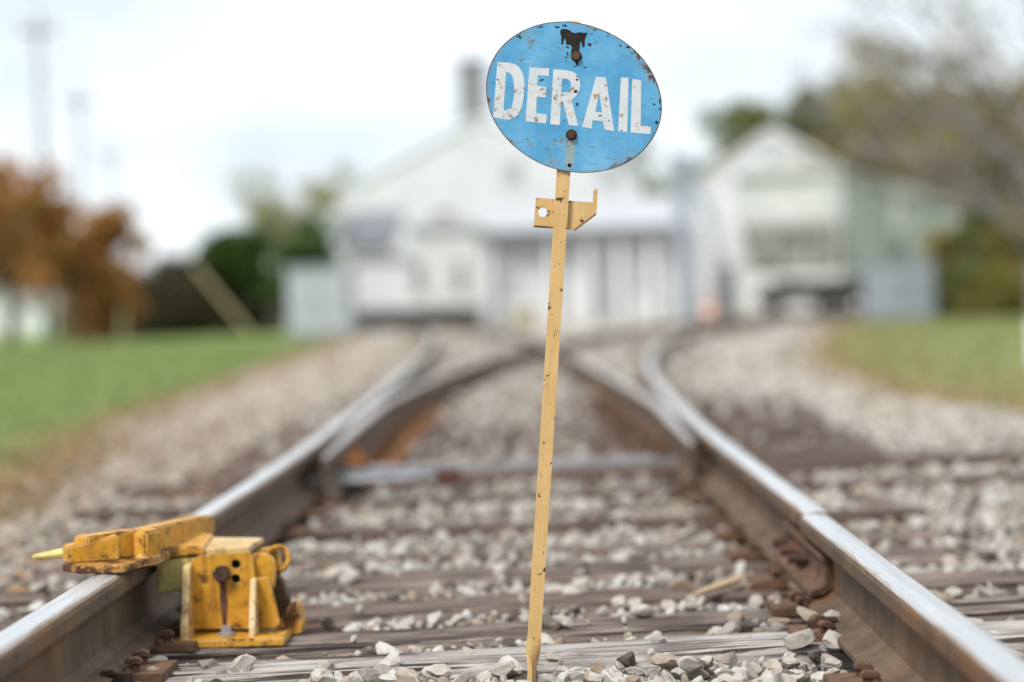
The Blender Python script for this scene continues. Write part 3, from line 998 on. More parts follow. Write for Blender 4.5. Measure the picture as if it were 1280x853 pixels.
# the worn white word: one mesh per letter
LET = {
    'd': ([(622.2, 80), (634, 80.3), (642.6, 81.9), (648, 85), (652, 90.5), (654.8, 98), (655.8, 108), (655.3, 118), (654.2, 127), (652.3, 135), (650, 141.5), (646.8, 146),
           (642.6, 149), (637, 151), (631, 150.8), (616.8, 148)],
          [(632.9, 92.2), (637.6, 93.4), (640.7, 97), (642.3, 103), (643, 112), (642.8, 121), (641.6, 129), (639.5, 134.8), (636.1, 138.3), (631, 140.3), (629.8, 138)]),
    'e': ([(661.9, 86.4), (686.4, 87.7), (685.8, 97.4), (672.2, 96.1), (671.6, 109), (682.5, 110.9), (681.9, 123.8), (670.9, 122.5), (670.3, 142.9), (683.6, 144.8), (682.5, 155.8), (657, 153.2)], None),
    'r': ([(691.6, 88.4), (709.6, 90.4), (716.5, 92.2), (721.3, 96.2), (724, 101.8), (725, 108), (724.2, 114), (721.2, 120.4), (717.2, 124.2), (714.1, 126.8), (722.5, 159), (710.9, 158), (703.8, 129.3), (701.2, 129.1), (699.3, 157.7), (687.7, 156.7)],
          [(702.5, 100), (709.2, 100.8), (712.4, 103.4), (713.6, 108), (712.8, 113), (710, 117), (701.3, 117.8)]),
    'a': ([(744.5, 98), (756.7, 98.7), (767.1, 165.5), (755.5, 163.5), (752.9, 153.2), (740.6, 151.9), (738.7, 162.2), (727.3, 160)],
          [(748.4, 117.7), (752.2, 142.2), (743.8, 141.3)]),
    'i': ([(775.4, 98.7), (785.1, 99.3), (783.2, 166.7), (772, 165.5)], None),
    'l': ([(789.6, 100.6), (800.6, 102.5), (799.9, 158.7), (813.1, 160), (811.9, 169), (787.4, 167)], None)}


def letter(key, outer, inner):
    bm = bmesh.new()
    loops = [outer] + ([inner] if inner else [])
    es = []
    for lp in loops:
        vv = [bm.verts.new((S(*p)[0], -.0039, S(*p)[1])) for p in lp]
        es += [bm.edges.new((vv[i], vv[(i + 1) % len(vv)])) for i in range(len(vv))]
    bmesh.ops.triangle_fill(bm, use_beauty=True, edges=es, normal=(0, -1, 0))
    ret = bmesh.ops.extrude_face_region(bm, geom=bm.faces[:])
    for v in ret['geom']:
        if isinstance(v, bmesh.types.BMVert): v.co.y = -.0034
    bmesh.ops.recalc_face_normals(bm, faces=bm.faces)
    me = bpy.data.meshes.new('letter'); bm.to_mesh(me); bm.free()
    me.materials.append(MT['sign_white'])
    o = bpy.data.objects.new('letter', me); COL.objects.link(o); o.parent = disc
    o['label'] = 'worn white painted letter ' + key.upper()


for k_, (o_, i_) in LET.items(): letter(k_, o_, i_)

# bare black patches where the paint is gone
def za(x, y): return (600 + x / 7.754, 20 + y / 7.754)
def zb(x, y): return (700 + x / 7.754, 20 + y / 7.754)
def zc(x, y): return (600 + x / 7.754, 110 + y / 7.754)
def zd(x, y): return (700 + x / 7.754, 110 + y / 7.754)
patch = [(778, 152), (800, 146), (832, 146), (850, 152), (868, 160), (890, 178), (925, 186), (945, 180), (960, 176), (990, 182), (1037, 184), (1026, 205), (1018, 225), (1014, 245), (1010, 262), (1012, 290), (1008, 312),
         (990, 322), (986, 300), (982, 285), (975, 262), (964, 275), (962, 300), (963, 320), (957, 350), (962, 372), (985, 400), (988, 420), (975, 440), (958, 455), (950, 468), (948, 482), (940, 500), (930, 498), (926, 465), (905, 445), (892, 420), (882, 392), (878, 370),
         (884, 345), (888, 325), (878, 305), (868, 290), (856, 300), (835, 296), (829, 262), (824, 238), (814, 234), (806, 262), (802, 290), (785, 291), (787, 250), (786, 215), (776, 185)]


def blob(name, pts, y0=-.0044, y1=-.0036):
    bm = bmesh.new(); vv = [bm.verts.new((S(*p)[0], y0, S(*p)[1])) for p in pts]
    es = [bm.edges.new((vv[i], vv[(i + 1) % len(vv)])) for i in range(len(vv))]
    bmesh.ops.triangle_fill(bm, use_beauty=True, edges=es, normal=(0, -1, 0))
    ret = bmesh.ops.extrude_face_region(bm, geom=bm.faces[:])
    for v in ret['geom']:
        if isinstance(v, bmesh.types.BMVert): v.co.y = y1
    bmesh.ops.recalc_face_normals(bm, faces=bm.faces)
    me = bpy.data.meshes.new(name); bm.to_mesh(me); bm.free(); me.materials.append(MT['paint_loss'])
    o = bpy.data.objects.new(name, me); COL.objects.link(o); o.parent = disc
    return o


pt = blob('paint_chip', [za(*p) for p in patch]); pt['label'] = 'big black bare patch with drips round the upper bolt'
rr_ = random.Random(3)
CH = [(za(745, 126), 26, 8, 10), (za(820, 112), 24, 8, 5), (za(845, 322), 20, 6, 15), (za(846, 382), 7, 20, 0), (za(832, 418), 8, 6, 0), (za(830, 452), 7, 6, 0), (za(755, 322), 6, 4, 0),
      (zb(285, 293), 19, 14, 10), (zb(458, 208), 10, 5, 0), (zb(580, 305), 12, 8, 20), (zb(650, 320), 20, 10, 10), (zb(718, 362), 22, 9, 40), (zb(690, 378), 9, 6, 20), (zb(752, 392), 13, 7, 40),
      (zb(330, 155), 10, 4, 0), (zb(305, 190), 6, 4, 0), (zb(345, 268), 7, 4, 0), (zb(238, 512), 16, 4, 0), (zb(470, 178), 26, 5, 20),
      (za(925, 746), 22, 15, -15), (za(937, 632), 12, 11, 0), (za(935, 600), 9, 7, 0), (za(912, 505), 6, 10, 0), (zc(935, 170), 8, 17, 5), (zc(815, 330), 6, 5, 0), (zc(368, 288), 5, 5, 0),
      (za(595, 635), 24, 5, -15), (za(390, 225), 12, 14, 20), (za(375, 212), 22, 5, -30), (za(585, 124), 30, 4, -12), (zd(385, 280), 24, 6, -4), (zd(470, 328), 7, 7, 0), (zd(590, 420), 8, 7, 0),
      (zd(930, 345), 18, 14, 0), (zd(958, 140), 8, 30, 0), (zd(962, 215), 8, 14, 0), (zd(905, 170), 14, 7, 20), (zd(690, 700), 26, 4, -32), (za(175, 632), 12, 6, 0), (za(758, 622), 7, 7, 0), (zd(165, 168), 8, 16, 0), (zb(900, 640), 6, 22, 0)]
for (cx, cy), a, b, an in CH:
    a /= 7.754; b /= 7.754; n = 11; an = R(an)
    ps = []
    for k in range(n):
        t = 2 * math.pi * k / n; q = rr_.uniform(.65, 1.2)
        u, v = a * q * math.cos(t), b * q * math.sin(t)
        ps.append((cx + u * math.cos(an) - v * math.sin(an), cy + u * math.sin(an) + v * math.cos(an)))
    # keep inside the oval
    ps2 = []
    for p in ps:
        s_ = S(*p); u = (s_[0] - c0[0]) * math.cos(tilt) + (s_[1] - c0[1]) * math.sin(tilt); v = -(s_[0] - c0[0]) * math.sin(tilt) + (s_[1] - c0[1]) * math.cos(tilt)
        q = math.hypot(u / DA, v / DB)
        if q > .985:
            c_ = (716.8, 123.6); p = (c_[0] + (p[0] - c_[0]) * .985 / q, c_[1] + (p[1] - c_[1]) * .985 / q)
        ps2.append(p)
    blob('paint_chip', ps2)

# bolts and bracket
for (px, py), rad, mt in (((720, 72.5), 5.2, 'rust_plate'), ((714, 170), 5.4, 'rust_red')):
    x, z = S(px, py); rr = rad * SY / F
    mb = MB(); mb.tube([(x, -.0034, z), (x, -.0052, z)], rr * 1.3, 16); o = mb.build('washer', 'rust_dark', disc)
    mb = MB(); mb.prism([(x + rr * math.cos(t * math.pi / 3 + .3), z + rr * math.sin(t * math.pi / 3 + .3)) for t in range(6)], 'y', -.0115, -.0050)
    mb.build('bolt', mt, disc, .0008)
x, z = S(711.5, 208.5); mb = MB(); mb.tube([(x, -.0034, z), (x, -.0042, z)], .0062, 14); mb.build('rust_ring', 'car_grime', disc)
mb = MB(); mb.tube([(x, -.0040, z + .0012), (x, -.0046, z + .0012)], .0040, 14); mb.build('bolt_hole_shade', 'void_shade', disc)  # near-black disc, the shade of a hole put into its colour


def plate_holed(name, outer, hole, rad, y0, y1, mat, parent):
    bm = bmesh.new(); es = []
    hp = [(hole[0] + rad * math.cos(2 * math.pi * k / 18), hole[1] + rad * math.sin(2 * math.pi * k / 18)) for k in range(18)] if hole else None
    for lp in [outer] + ([hp] if hp else []):
        vv = [bm.verts.new((S(*p)[0], y0, S(*p)[1])) for p in lp]
        es += [bm.edges.new((vv[i], vv[(i + 1) % len(vv)])) for i in range(len(vv))]
    bmesh.ops.triangle_fill(bm, use_beauty=True, edges=es, normal=(0, -1, 0))
    ret = bmesh.ops.extrude_face_region(bm, geom=bm.faces[:])
    for v in ret['geom']:
        if isinstance(v, bmesh.types.BMVert): v.co.y = y1
    bmesh.ops.recalc_face_normals(bm, faces=bm.faces)
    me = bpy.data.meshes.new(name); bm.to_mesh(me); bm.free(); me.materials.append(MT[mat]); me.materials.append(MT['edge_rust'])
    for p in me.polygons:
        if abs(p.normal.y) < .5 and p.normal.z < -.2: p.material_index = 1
    o = bpy.data.objects.new(name, me); COL.objects.link(o); o.parent = parent
    return o


br = plate_holed('bracket', [(669.8, 247.8), (700, 249.8), (712, 251.5), (741, 253.7), (741.8, 239), (744.4, 236.2), (747.2, 238.7), (746.2, 258), (745, 269), (718.8, 288.4), (697, 286.2), (667.2, 284.2)],
                 (678.4, 266), 5.8, .0105, .020, 'pole_paint', sign)
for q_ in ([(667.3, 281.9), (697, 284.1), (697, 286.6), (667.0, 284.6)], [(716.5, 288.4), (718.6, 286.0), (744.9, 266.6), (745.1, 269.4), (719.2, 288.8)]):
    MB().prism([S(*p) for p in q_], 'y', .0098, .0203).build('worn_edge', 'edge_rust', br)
tag(sign, 'round blue sign reading DERAIL on a leaning yellow steel post between the rails', 'sign')

# ------------------------------------------------------------------ derail device
dv = empty('derail', (-.55, 5.1, .002), True)


def XZ(px, py, Y):
    p = P(px, py, Y); return (p[0], p[2])


mb = MB(); mb.box(-.655, -.425, 4.955, 5.30, .003, .020); mb.build('base_plate', 'yellow_paint', dv, .003)
# upright front cheek with two real holes
YF = 5.06
o2 = [XZ(*p, YF) for p in [(239, 702), (248, 695), (300, 691), (311, 690), (315, 697), (318, 720), (319, 786), (238, 786)]]
bm = bmesh.new(); es = []
loops = [o2] + [[XZ(294.6 + 6 * math.cos(2 * math.pi * k / 14), cy + 6 * math.sin(2 * math.pi * k / 14), YF) for k in range(14)] for cy in (705.5, 723.5)]
o2 = [(p[0], max(p[1], .018)) for p in o2]; loops[0] = o2
for lp in loops:
    vv = [bm.verts.new((p[0] + .55, YF - 5.1, p[1] - .002)) for p in lp]
    es += [bm.edges.new((vv[i], vv[(i + 1) % len(vv)])) for i in range(len(vv))]
bmesh.ops.triangle_fill(bm, use_beauty=True, edges=es, normal=(0, -1, 0))
ret = bmesh.ops.extrude_face_region(bm, geom=bm.faces[:])
for v in ret['geom']:
    if isinstance(v, bmesh.types.BMVert): v.co.y = YF + .014 - 5.1
bmesh.ops.recalc_face_normals(bm, faces=bm.faces)
me = bpy.data.meshes.new('cheek_plate'); bm.to_mesh(me); bm.free(); me.materials.append(MT['yellow_paint'])
ck = bpy.data.objects.new('cheek_plate', me); COL.objects.link(ck); ck.parent = dv; ORG[ck.name] = ORG[dv.name]
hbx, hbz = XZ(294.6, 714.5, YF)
MB().box(hbx - .02, hbx + .02, YF + .0155, YF + .022, hbz - .03, hbz + .03).build('hole_backing', 'void_shade', ck)  # black block added behind the holes to paint their shade
bx, bz = XZ(278, 717, YF)
mb = MB(); mb.prism([(bx + .019 * math.cos(t * math.pi / 3), bz + .019 * math.sin(t * math.pi / 3)) for t in range(6)], 'y', YF - .02, YF + .001); mb.build('pivot_bolt', 'rust_dark', ck, .002)
# rust run below the pivot bolt
mb = MB(); mb.prism([(bx - .006, bz - .015), (bx + .006, bz - .015), (bx + .009, bz - .06), (bx + .005, .032), (bx - .002, .032), (bx - .007, bz - .055)], 'y', YF - .0008, YF + .001); mb.build('rust_run', 'rust_red', ck)
nx_, _ = XZ(286, 783, YF)
mb = MB(); mb.tube([(nx_, 5.02, .019), (nx_, 5.02, .040)], .012, 6); mb.tube([(nx_, 5.02, .0195), (nx_, 5.02, .026)], .019, 12); mb.build('anchor_nut', 'rod_steel', dv, .001)
# gussets
xg, _ = XZ(229, 745, 5.02); xg2, _ = XZ(238, 745, 5.02)
zg = XZ(233, 706, YF)[1]
mb = MB(); mb.prism([(4.962, .018), (YF + .004, .018), (YF + .004, zg + .004), (YF - .03, zg), (4.966, .05)], 'x', xg, xg2); mb.build('gusset', 'worn_yellow_paint', dv, .002)
xg, _ = XZ(313, 745, 5.03); xg2, _ = XZ(320, 745, 5.03); zg = XZ(316, 722, YF)[1]
mb = MB(); mb.prism([(4.985, .018), (YF + .004, .018), (YF + .004, zg), (YF - .025, zg), (4.988, .04)], 'x', xg, xg2); mb.build('gusset', 'worn_yellow_paint', dv, .002)
tri = [XZ(*p, YF + .01) for p in [(320, 722), (336, 722), (343, 748), (352, 786), (320, 787)]]
mb = MB(); mb.prism([(p[0], max(p[1], .018)) for p in tri], 'y', YF + .004, YF + .018); mb.build('side_cheek', 'yellow_paint', dv, .002)
# rear cheek
rc_ = [XZ(*p, 5.24) for p in [(225, 700), (320, 690), (330, 720), (338, 775), (225, 775)]]
mb = MB(); mb.prism([(p[0], max(p[1], .018)) for p in rc_], 'y', 5.245, 5.26); mb.build('cheek_plate', 'yellow_paint', dv, .002)
# hub and lock ring
hx, hz = XZ(331, 705, 5.12)
mb = MB(); mb.prism([(hx - .045, hz - .05), (hx + .022, hz - .05), (hx + .027, hz - .01), (hx + .025, hz + .010), (hx + .015, hz + .022), (hx - .002, hz + .027), (hx - .022, hz + .024), (hx - .045, hz + .012)], 'y', 5.085, 5.105); mb.build('ear', 'yellow_paint', dv, .003)
mb = MB(); mb.prism([(hx - .045, hz - .05), (hx + .022, hz - .05), (hx + .027, hz - .01), (hx + .025, hz + .010), (hx + .015, hz + .022), (hx - .002, hz + .027), (hx - .022, hz + .024), (hx - .045, hz + .012)], 'y', 5.20, 5.22); mb.build('ear', 'yellow_paint', dv, .003)
mb = MB(); mb.tube([(hx, 5.10, hz), (hx, 5.205, hz)], .014, 14); mb.build('hinge_pin', 'rust_dark', dv, 0, True)
lx_, lz_ = XZ(347, 697, 5.2)
mb = MB(); mb.tube([(lx_ + .023 * math.cos(t), 5.2 + .012 * math.sin(t * 2), lz_ - .003 + .026 * math.sin(t)) for t in np.linspace(0, 2 * math.pi, 20)], .0055, 8); mb.build('lock_ring', 'yellow_paint', dv, 0, True)
# dark lever mechanism to the right of the cheek
mb = MB()
q = [XZ(*p, 5.19) for p in [(338, 712), (352, 722), (362, 748), (366, 768), (348, 772), (338, 745)]]
mb.prism(q, 'y', 5.16, 5.22); mb.build('lever', 'rust_plate', dv, .004)
q = [XZ(*p, 5.17) for p in [(349, 792), (352, 770), (366, 752), (374, 752), (381, 776), (379, 790)]]
q = [(p[0], max(p[1], .004)) for p in q]
mb = MB(); mb.prism(q, 'y', 5.12, 5.21); mb.build('foot', 'yellow_paint', dv, .003)
q = [XZ(*p, 5.115) for p in [(355, 770), (366, 752.5), (373, 753), (362, 768)]]
mb = MB(); mb.prism(q, 'y', 5.108, 5.121); mb.build('worn_edge', 'rust_red', dv, .001)
# hinged arm from the cheeks to the shoe
za_, zb_ = XZ(190, 740, 5.13)[1], .178
xl, xr = -.704, XZ(300, 700, 5.13)[0]
mb = MB(); mb.prism([(xl, za_), (xr, za_ + .01), (xr, zb_ + .002), (xl + .10, zb_), (xl, zb_ - .004)], 'y', 5.085, 5.235); mb.build('arm', 'pale_yellow_paint', dv, .005)
mb = MB(); mb.add([(-.60, 5.095, .182), (-.508, 5.095, .184), (-.496, 5.27, .186), (-.61, 5.30, .186), (-.60, 5.095, .194), (-.508, 5.095, .196), (-.496, 5.27, .198), (-.61, 5.30, .200)],
                  [(3, 2, 1, 0), (4, 5, 6, 7), (0, 1, 5, 4), (1, 2, 6, 5), (2, 3, 7, 6), (3, 0, 4, 7)]); mb.build('arm_cover', 'worn_yellow_paint', dv, .002)
mb = MB(); mb.add([(-.70, 5.08, .178), (-.60, 5.09, .182), (-.61, 5.32, .190), (-.68, 5.30, .190), (-.69, 5.08, .204), (-.60, 5.09, .200), (-.61, 5.32, .204), (-.67, 5.30, .215)],
                  [(3, 2, 1, 0), (4, 5, 6, 7), (0, 1, 5, 4), (1, 2, 6, 5), (2, 3, 7, 6), (3, 0, 4, 7)]); mb.build('arm_web', 'yellow_paint', dv, .004)
# shoe: sole on the rail head, deflecting bar across it, knuckle, end block and pointed guide
mb = MB(); mb.prism([(-.845, 4.80), (-.80, 4.745), (-.715, 4.745), (-.665, 4.93), (-.640, 5.46), (-.70, 5.47), (-.80, 5.0)], 'z', .1865, .2015)
shoe = mb.build('shoe_sole', 'sole_paint', dv, .002)


def bar(pa, pb, th, z0a, z1a, z0b, z1b):
    d = Vector((pb[0] - pa[0], pb[1] - pa[1], 0)).normalized(); n = Vector((-d.y, d.x, 0)) * th
    q = []
    for p, z in ((pa, z0a), (pb, z0b), (pb, z1b), (pa, z1a)): q.append((p[0], p[1], z))
    r_ = [(x + n.x, y + n.y, z) for x, y, z in q]
    return MB().add(q + r_, [(0, 1, 2, 3), (7, 6, 5, 4), (0, 4, 5, 1), (1, 5, 6, 2), (2, 6, 7, 3), (3, 7, 4, 0)])


bar((-.832, 4.80), (-.737, 4.845), .05, .201, .236, .201, .252).build('deflector', 'yellow_paint', dv, .004)
bar((-.795, 4.815), (-.700, 4.93), .045, .200, .2535, .200, .2555).build('deflector', 'yellow_paint', dv, .004)
mb = MB(); mb.prism([(-.718, 4.895), (-.690, 4.885), (-.668, 4.925), (-.676, 4.965), (-.71, 4.955)], 'z', .185, .254); mb.build('knuckle', 'yellow_paint', dv, .006)
mb = MB(); mb.prism([(-.716, 4.888), (-.688, 4.880), (-.664, 4.922), (-.690, 4.93)], 'z', .183, .207); mb.build('knuckle_foot', 'worn_yellow_paint', dv, .005)
bar((-.690, 4.935), (-.634, 5.40), .045, .200, .2555, .200, .240).build('deflector', 'yellow_paint', dv, .004)
bar((-.6345, 5.400), (-.627, 5.455), .05, .196, .239, .196, .236).build('end_block', 'yellow_paint', dv, .003)
mb = MB(); t0, t1 = P(41, 697, 4.97), P(120, 686, 4.95); mb.tube([t0, t0 + (t1 - t0) * .06, t1], [.004, .0065, .0145], 8); mb.build('guide_point', 'pale_yellow_paint', dv)
tag(dv, 'yellow painted steel derail with its shoe lying over the left rail', 'derail')

# ------------------------------------------------------------------ covered hopper cars


def hopper():
    Lc = 13.6
    h = empty('hopper_car', (0, 0, 0)); ORG[h.name] = (0, 0, 0)
    body = MB().prism([(.55, 4.05), (.55, 2.62), (2.4, 1.12), (Lc - 2.4, 1.12), (Lc - .55, 2.62), (Lc - .55, 4.05)], 'x', -1.52, 1.52).build('body', 'car_paint', h, .02)
    for s in (-1, 1):
        for y in np.arange(.7, Lc - .6, 1.22):
            zl = 1.14 if 2.5 < y < Lc - 2.5 else 2.72 - (min(y, Lc - y) - .55) * .82
            MB().box(min(s * 1.518, s * 1.60), max(s * 1.518, s * 1.60), y, y + .10, zl, 4.04).build('side_post', 'car_paint', body)
        MB().box(min(s * 1.45, s * 1.62), max(s * 1.45, s * 1.62), 0, Lc, .98, 1.2).build('side_sill', 'car_paint', h, .01)
        MB().box(min(s * 1.50, s * 1.66), max(s * 1.50, s * 1.66), .4, Lc - .4, 3.95, 4.12).build('top_chord', 'car_grime', h, .01)
    for yq in (.545, Lc - .605):
        for x in (-1.15, -.6, -.05, .5, 1.05):
            MB().box(x, x + .1, yq, yq + .06, 2.75, 4.0).build('end_post', 'car_paint', body)
    roof = MB().prism([(-1.66, 4.06), (-1.66, 4.13), (-.5, 4.52), (0, 4.60), (.5, 4.52), (1.66, 4.13), (1.66, 4.06)], 'y', .35, Lc - .35).build('roof', 'car_paint', h, .01)
    MB().box(-.62, -.42, .2, Lc - .2, 4.60, 4.66).build('running_board', 'car_grime', roof)
    MB().box(.42, .62, .2, Lc - .2, 4.60, 4.66).build('running_board', 'car_grime', roof)
    for y in np.arange(1.4, Lc - 1, 1.75):
        MB().tube([(0, y, 4.56), (0, y, 4.74)], .36, 14).build('hatch', 'car_grime', roof)
    for ye, sg in ((0, 1), (Lc, -1)):
        y0, y1 = sorted((ye, ye + sg * .22))
        es = MB().box(-1.5, 1.5, y0, y1, .92, 1.20).build('end_sill', 'car_paint', h, .01)
        for x in (-1.46, -.55, .45, 1.36):
            MB().box(x, x + .11, min(ye + sg * .1, ye + sg * .2), max(ye + sg * .1, ye + sg * .2), 1.2, 2.95).build('end_brace', 'car_grime', es)
        MB().box(-1.46, 1.46, min(ye + sg * .08, ye + sg * .21), max(ye + sg * .08, ye + sg * .21), 1.95, 2.05).build('end_brace', 'car_grime', es)
        MB().box(-.25, .95, min(ye + sg * .25, ye + sg * .8), max(ye + sg * .25, ye + sg * .8), 1.3, 1.75).build('air_tank', 'car_grime', es, .03)
        for x in (1.05, 1.42):
            MB().box(x, x + .05, min(ye, ye + sg * .05), max(ye, ye + sg * .05), 1.0, 4.3).build('ladder_rail', 'car_paint', es)
        for z in np.arange(1.25, 4.2, .38):
            MB().box(1.1, 1.42, min(ye + sg * .01, ye + sg * .04), max(ye + sg * .01, ye + sg * .04), z, z + .035).build('ladder_rung', 'car_paint', es)
        MB().box(-.16, .16, min(ye - sg * .55, ye + sg * .05), max(ye - sg * .55, ye + sg * .05), .68, .98).build('coupler', 'rust_dark', h, .04)
        yt = ye + sg * 1.75
        tk = MB().box(-1.0, 1.0, yt - .25, yt + .25, .42, .86).build('truck', 'car_black', h, .03)
        for s in (-1, 1):
            MB().prism([(yt - 1.25, .38), (yt - 1.25, .60), (yt - .5, .80), (yt + .5, .80), (yt + 1.25, .60), (yt + 1.25, .38), (yt + .5, .26), (yt - .5, .26)], 'x', s * .98, s * 1.14).build('side_frame', 'car_black', tk, .02)
        for yw in (yt - .88, yt + .88):
            mb = MB()
            for s in (-1, 1): mb.tube([(s * .68, yw, .42), (s * .72, yw, .42), (s * .73, yw, .42), (s * .84, yw, .42)], [.445, .445, .42, .415], 24)
            mb.tube([(-.95, yw, .42), (.95, yw, .42)], .08, 10)
            mb.build('wheelset', 'car_grey', tk)
    for yb in (3.9, 6.8, 9.7):
        MB().add([(-1.3, yb - 1.3, 1.13), (1.3, yb - 1.3, 1.13), (1.3, yb + 1.3, 1.13), (-1.3, yb + 1.3, 1.13), (-.45, yb - .35, .45), (.45, yb - .35, .45), (.45, yb + .35, .45), (-.45, yb + .35, .45)],
                 [(0, 1, 2, 3), (7, 6, 5, 4), (0, 4, 5, 1), (1, 5, 6, 2), (2, 6, 7, 3), (3, 7, 4, 0)]).build('hopper_bay', 'car_grime', h)
    return h


def put_car(h, cx, Y):
    def c(y): return float(cx(y))
    Y2 = Y + 13.6
    h.location = (c(Y), Y, RAILTOP)
    h.rotation_euler = (0, 0, -math.atan2(c(Y2) - c(Y), Y2 - Y))


cr = lambda y: RS(y) - .7525
clf = lambda y: LS(y) + .7525
h1 = hopper(); put_car(h1, cr, 71.0)
tag(h1, 'pale hopper car with its ladder end towards the switch, in front of the barn', 'hopper car', 'covered hopper cars')
h2 = copy_tree(h1); put_car(h2, cr, 85.3); tag(h2, 'pale hopper car coupled behind another one beside the blue grey cabinet', 'hopper car', 'covered hopper cars')
# ------------------------------------------------------------------ buildings


def gable_house(name, x0, x1, y0, depth, eaveL, eaveR, ridge, rx_, wallmat, roofmat, over=.3, th=.18):
    h = empty(name, (x0, y0, -.06), True)
    MB().prism([(x0, -.06), (x1, -.06), (x1, eaveR), (rx_, ridge), (x0, eaveL)], 'y', y0, y0 + depth).build('wall', wallmat, h)
    def sl(xa, za, xb, zb):
        d = Vector((xb - xa, 0, zb - za)).normalized(); a = Vector((xa, 0, za)) - d * over
        n = Vector((-d.z, 0, d.x)); n = n if n.z > 0 else -n
        b = Vector((xb, 0, zb))
        q = [a + n * .01, b + n * .01, b + n * th, a + n * th]
        return MB().prism([(p.x, p.z) for p in q], 'y', y0 - over, y0 + depth + over)
    sl(x0, eaveL, rx_, ridge).build('roof', roofmat, h)
    sl(x1, eaveR, rx_, ridge).build('roof', roofmat, h)
    return h


def window(h, x0, x1, y, z0, z1, fr='trim_white', pane='window_glass'):
    w_ = MB().box(x0, x1, y - .06, y + .02, z0, z1).build('window', fr, h)
    MB().box(x0 + .08, x1 - .08, y - .075, y - .05, z0 + .08, z1 - .08).build('pane', pane, w_)


def door(h, x0, x1, y, z0, z1, mat='door_grey'):
    d_ = MB().box(x0, x1, y - .05, y + .02, z0, z1).build('door', mat, h)
    MB().box(x1 - .25, x1 - .15, y - .10, y - .049, (z0 + z1) / 2 - .06, (z0 + z1) / 2 + .02).build('handle', 'dark_trim', d_)


# the big mill with its chimney
Y = 103.0
xl, zl = XZ(424, 246, Y); xr_, zr = XZ(800, 222, Y); xm, zm = XZ(598, 150, Y)
mill = gable_house('mill_building', xl, xr_, Y, 26, zl, zr, zm, xm, 'white_siding', 'trim_white', .12)
xa_, za2 = XZ(571, 76, Y + 3); xb_, _ = XZ(608, 76, Y + 3)
ch = MB().box(xa_, xb_, Y + 2.4, Y + 2.4 + (xb_ - xa_), zm - 1.2, za2).build('chimney', 'chimney_grey', mill)
MB().box(xa_ - .08, xb_ + .08, Y + 2.32, Y + 2.48 + (xb_ - xa_), za2 - .25, za2 - .02).build('chimney_cap', 'chimney_grey', ch)
wx, wz = XZ(554, 272, Y); window(mill, wx - .5, wx + .5, Y, wz - .4, wz + .4)
for px in (640, 760): wx, wz = XZ(px, 215, Y); window(mill, wx - .5, wx + .5, Y, wz - .6, wz + .6, pane='shed_grey')
tag(mill, 'big white gabled mill building with a grey chimney on its ridge', 'building')

# lower annex in front of it, dark under the eave
Y = 92.0
xl, zl = XZ(600, 297, Y); xr_, _ = XZ(872, 297, Y); _, zt_ = XZ(700, 252, Y + 6)
an = empty('loading_annex', (xl, Y, -.06), True)
MB().box(xl, xr_, Y, Y + 8, -.06, zl).build('wall', 'white_siding', an)
MB().prism([(Y - .7, zl + .02), (Y - .7, zl + .2), (Y + 8, zt_ + .2), (Y + 8, zt_)], 'x', xl - .3, xr_ + .3).build('roof', 'white_roof', an)
MB().box(xl - .28, xr_ - 1.0, Y - .76, Y - .70, zl - .14, zl + .22).build('fascia', 'dark_trim', an)
for i, px in enumerate((612, 690, 735, 775, 815, 858)):
    x_, _ = XZ(px, 350, Y); MB().box(x_ - .12, x_ + .12, Y - .55, Y - .31, -.06, zl + .05).build('pillar', 'trim_white', an)
for a_, b_ in ((745, 768),):
    x0_, _ = XZ(a_, 350, Y); x1_, _ = XZ(b_, 350, Y); door(an, x0_, x1_, Y, -.05, 2.1, 'shed_grey')
for a_ in (625, 790): x0_, _ = XZ(a_, 350, Y); window(an, x0_, x0_ + .8, Y, 1.1, 2.0, pane='shed_grey')
tag(an, 'low white loading annex with pillars and a dark line under its eave', 'building')

# dock shed in front of the mill, raised over a dark crawl space
Y = 84.0
x0_, z0_ = XZ(512, 288, Y); x1_, _ = XZ(598, 288, Y); xw_, zw_ = XZ(440, 322, Y); _, zd_ = XZ(520, 386, Y)
ds = empty('dock_shed', (x0_, Y, -.06), True)
MB().box(x0_, x1_, Y, Y + 5, zd_, z0_).build('wall', 'car_paint', ds)
MB().prism([(x0_ - .15, z0_ + .003), (x1_ + .15, z0_ + .003), (x1_ + .15, z0_ + .12), ((x0_ + x1_) / 2, z0_ + .5), (x0_ - .15, z0_ + .12)], 'y', Y - .2, Y + 5.2).build('roof', 'white_roof', ds)
MB().box(xw_, x0_ - .003, Y + .3, Y + 5, zd_, zw_).build('wing', 'white_siding', ds)
MB().box(xw_ - .1, x0_ - .004, Y + .1, Y + 5.1, zw_ + .003, zw_ + .12).build('wing_roof', 'white_roof', ds)
MB().box(xw_ + .1, x1_ - .1, Y + .8, Y + 4.8, -.06, zd_ - .003).build('crawl_shade', 'void_shade', ds)  # solid near-black block painting the shade under the floor
for k_ in range(6):
    xq = xw_ + (x1_ - xw_ - .25) * k_ / 5; MB().box(xq, xq + .2, Y + .32, Y + .52, -.06, zd_ - .003).build('pier', 'chimney_grey', ds)
for a_, b_ in ((516, 530), (568, 582)):
    xq0, zq = XZ(a_, 328, Y); xq1, zq1 = XZ(b_, 366, Y); door(ds, xq0, xq1, Y, zq1, zq, 'door_grey')
tag(ds, 'small pale dock shed on piers with two dark doors, in front of the mill', 'building')

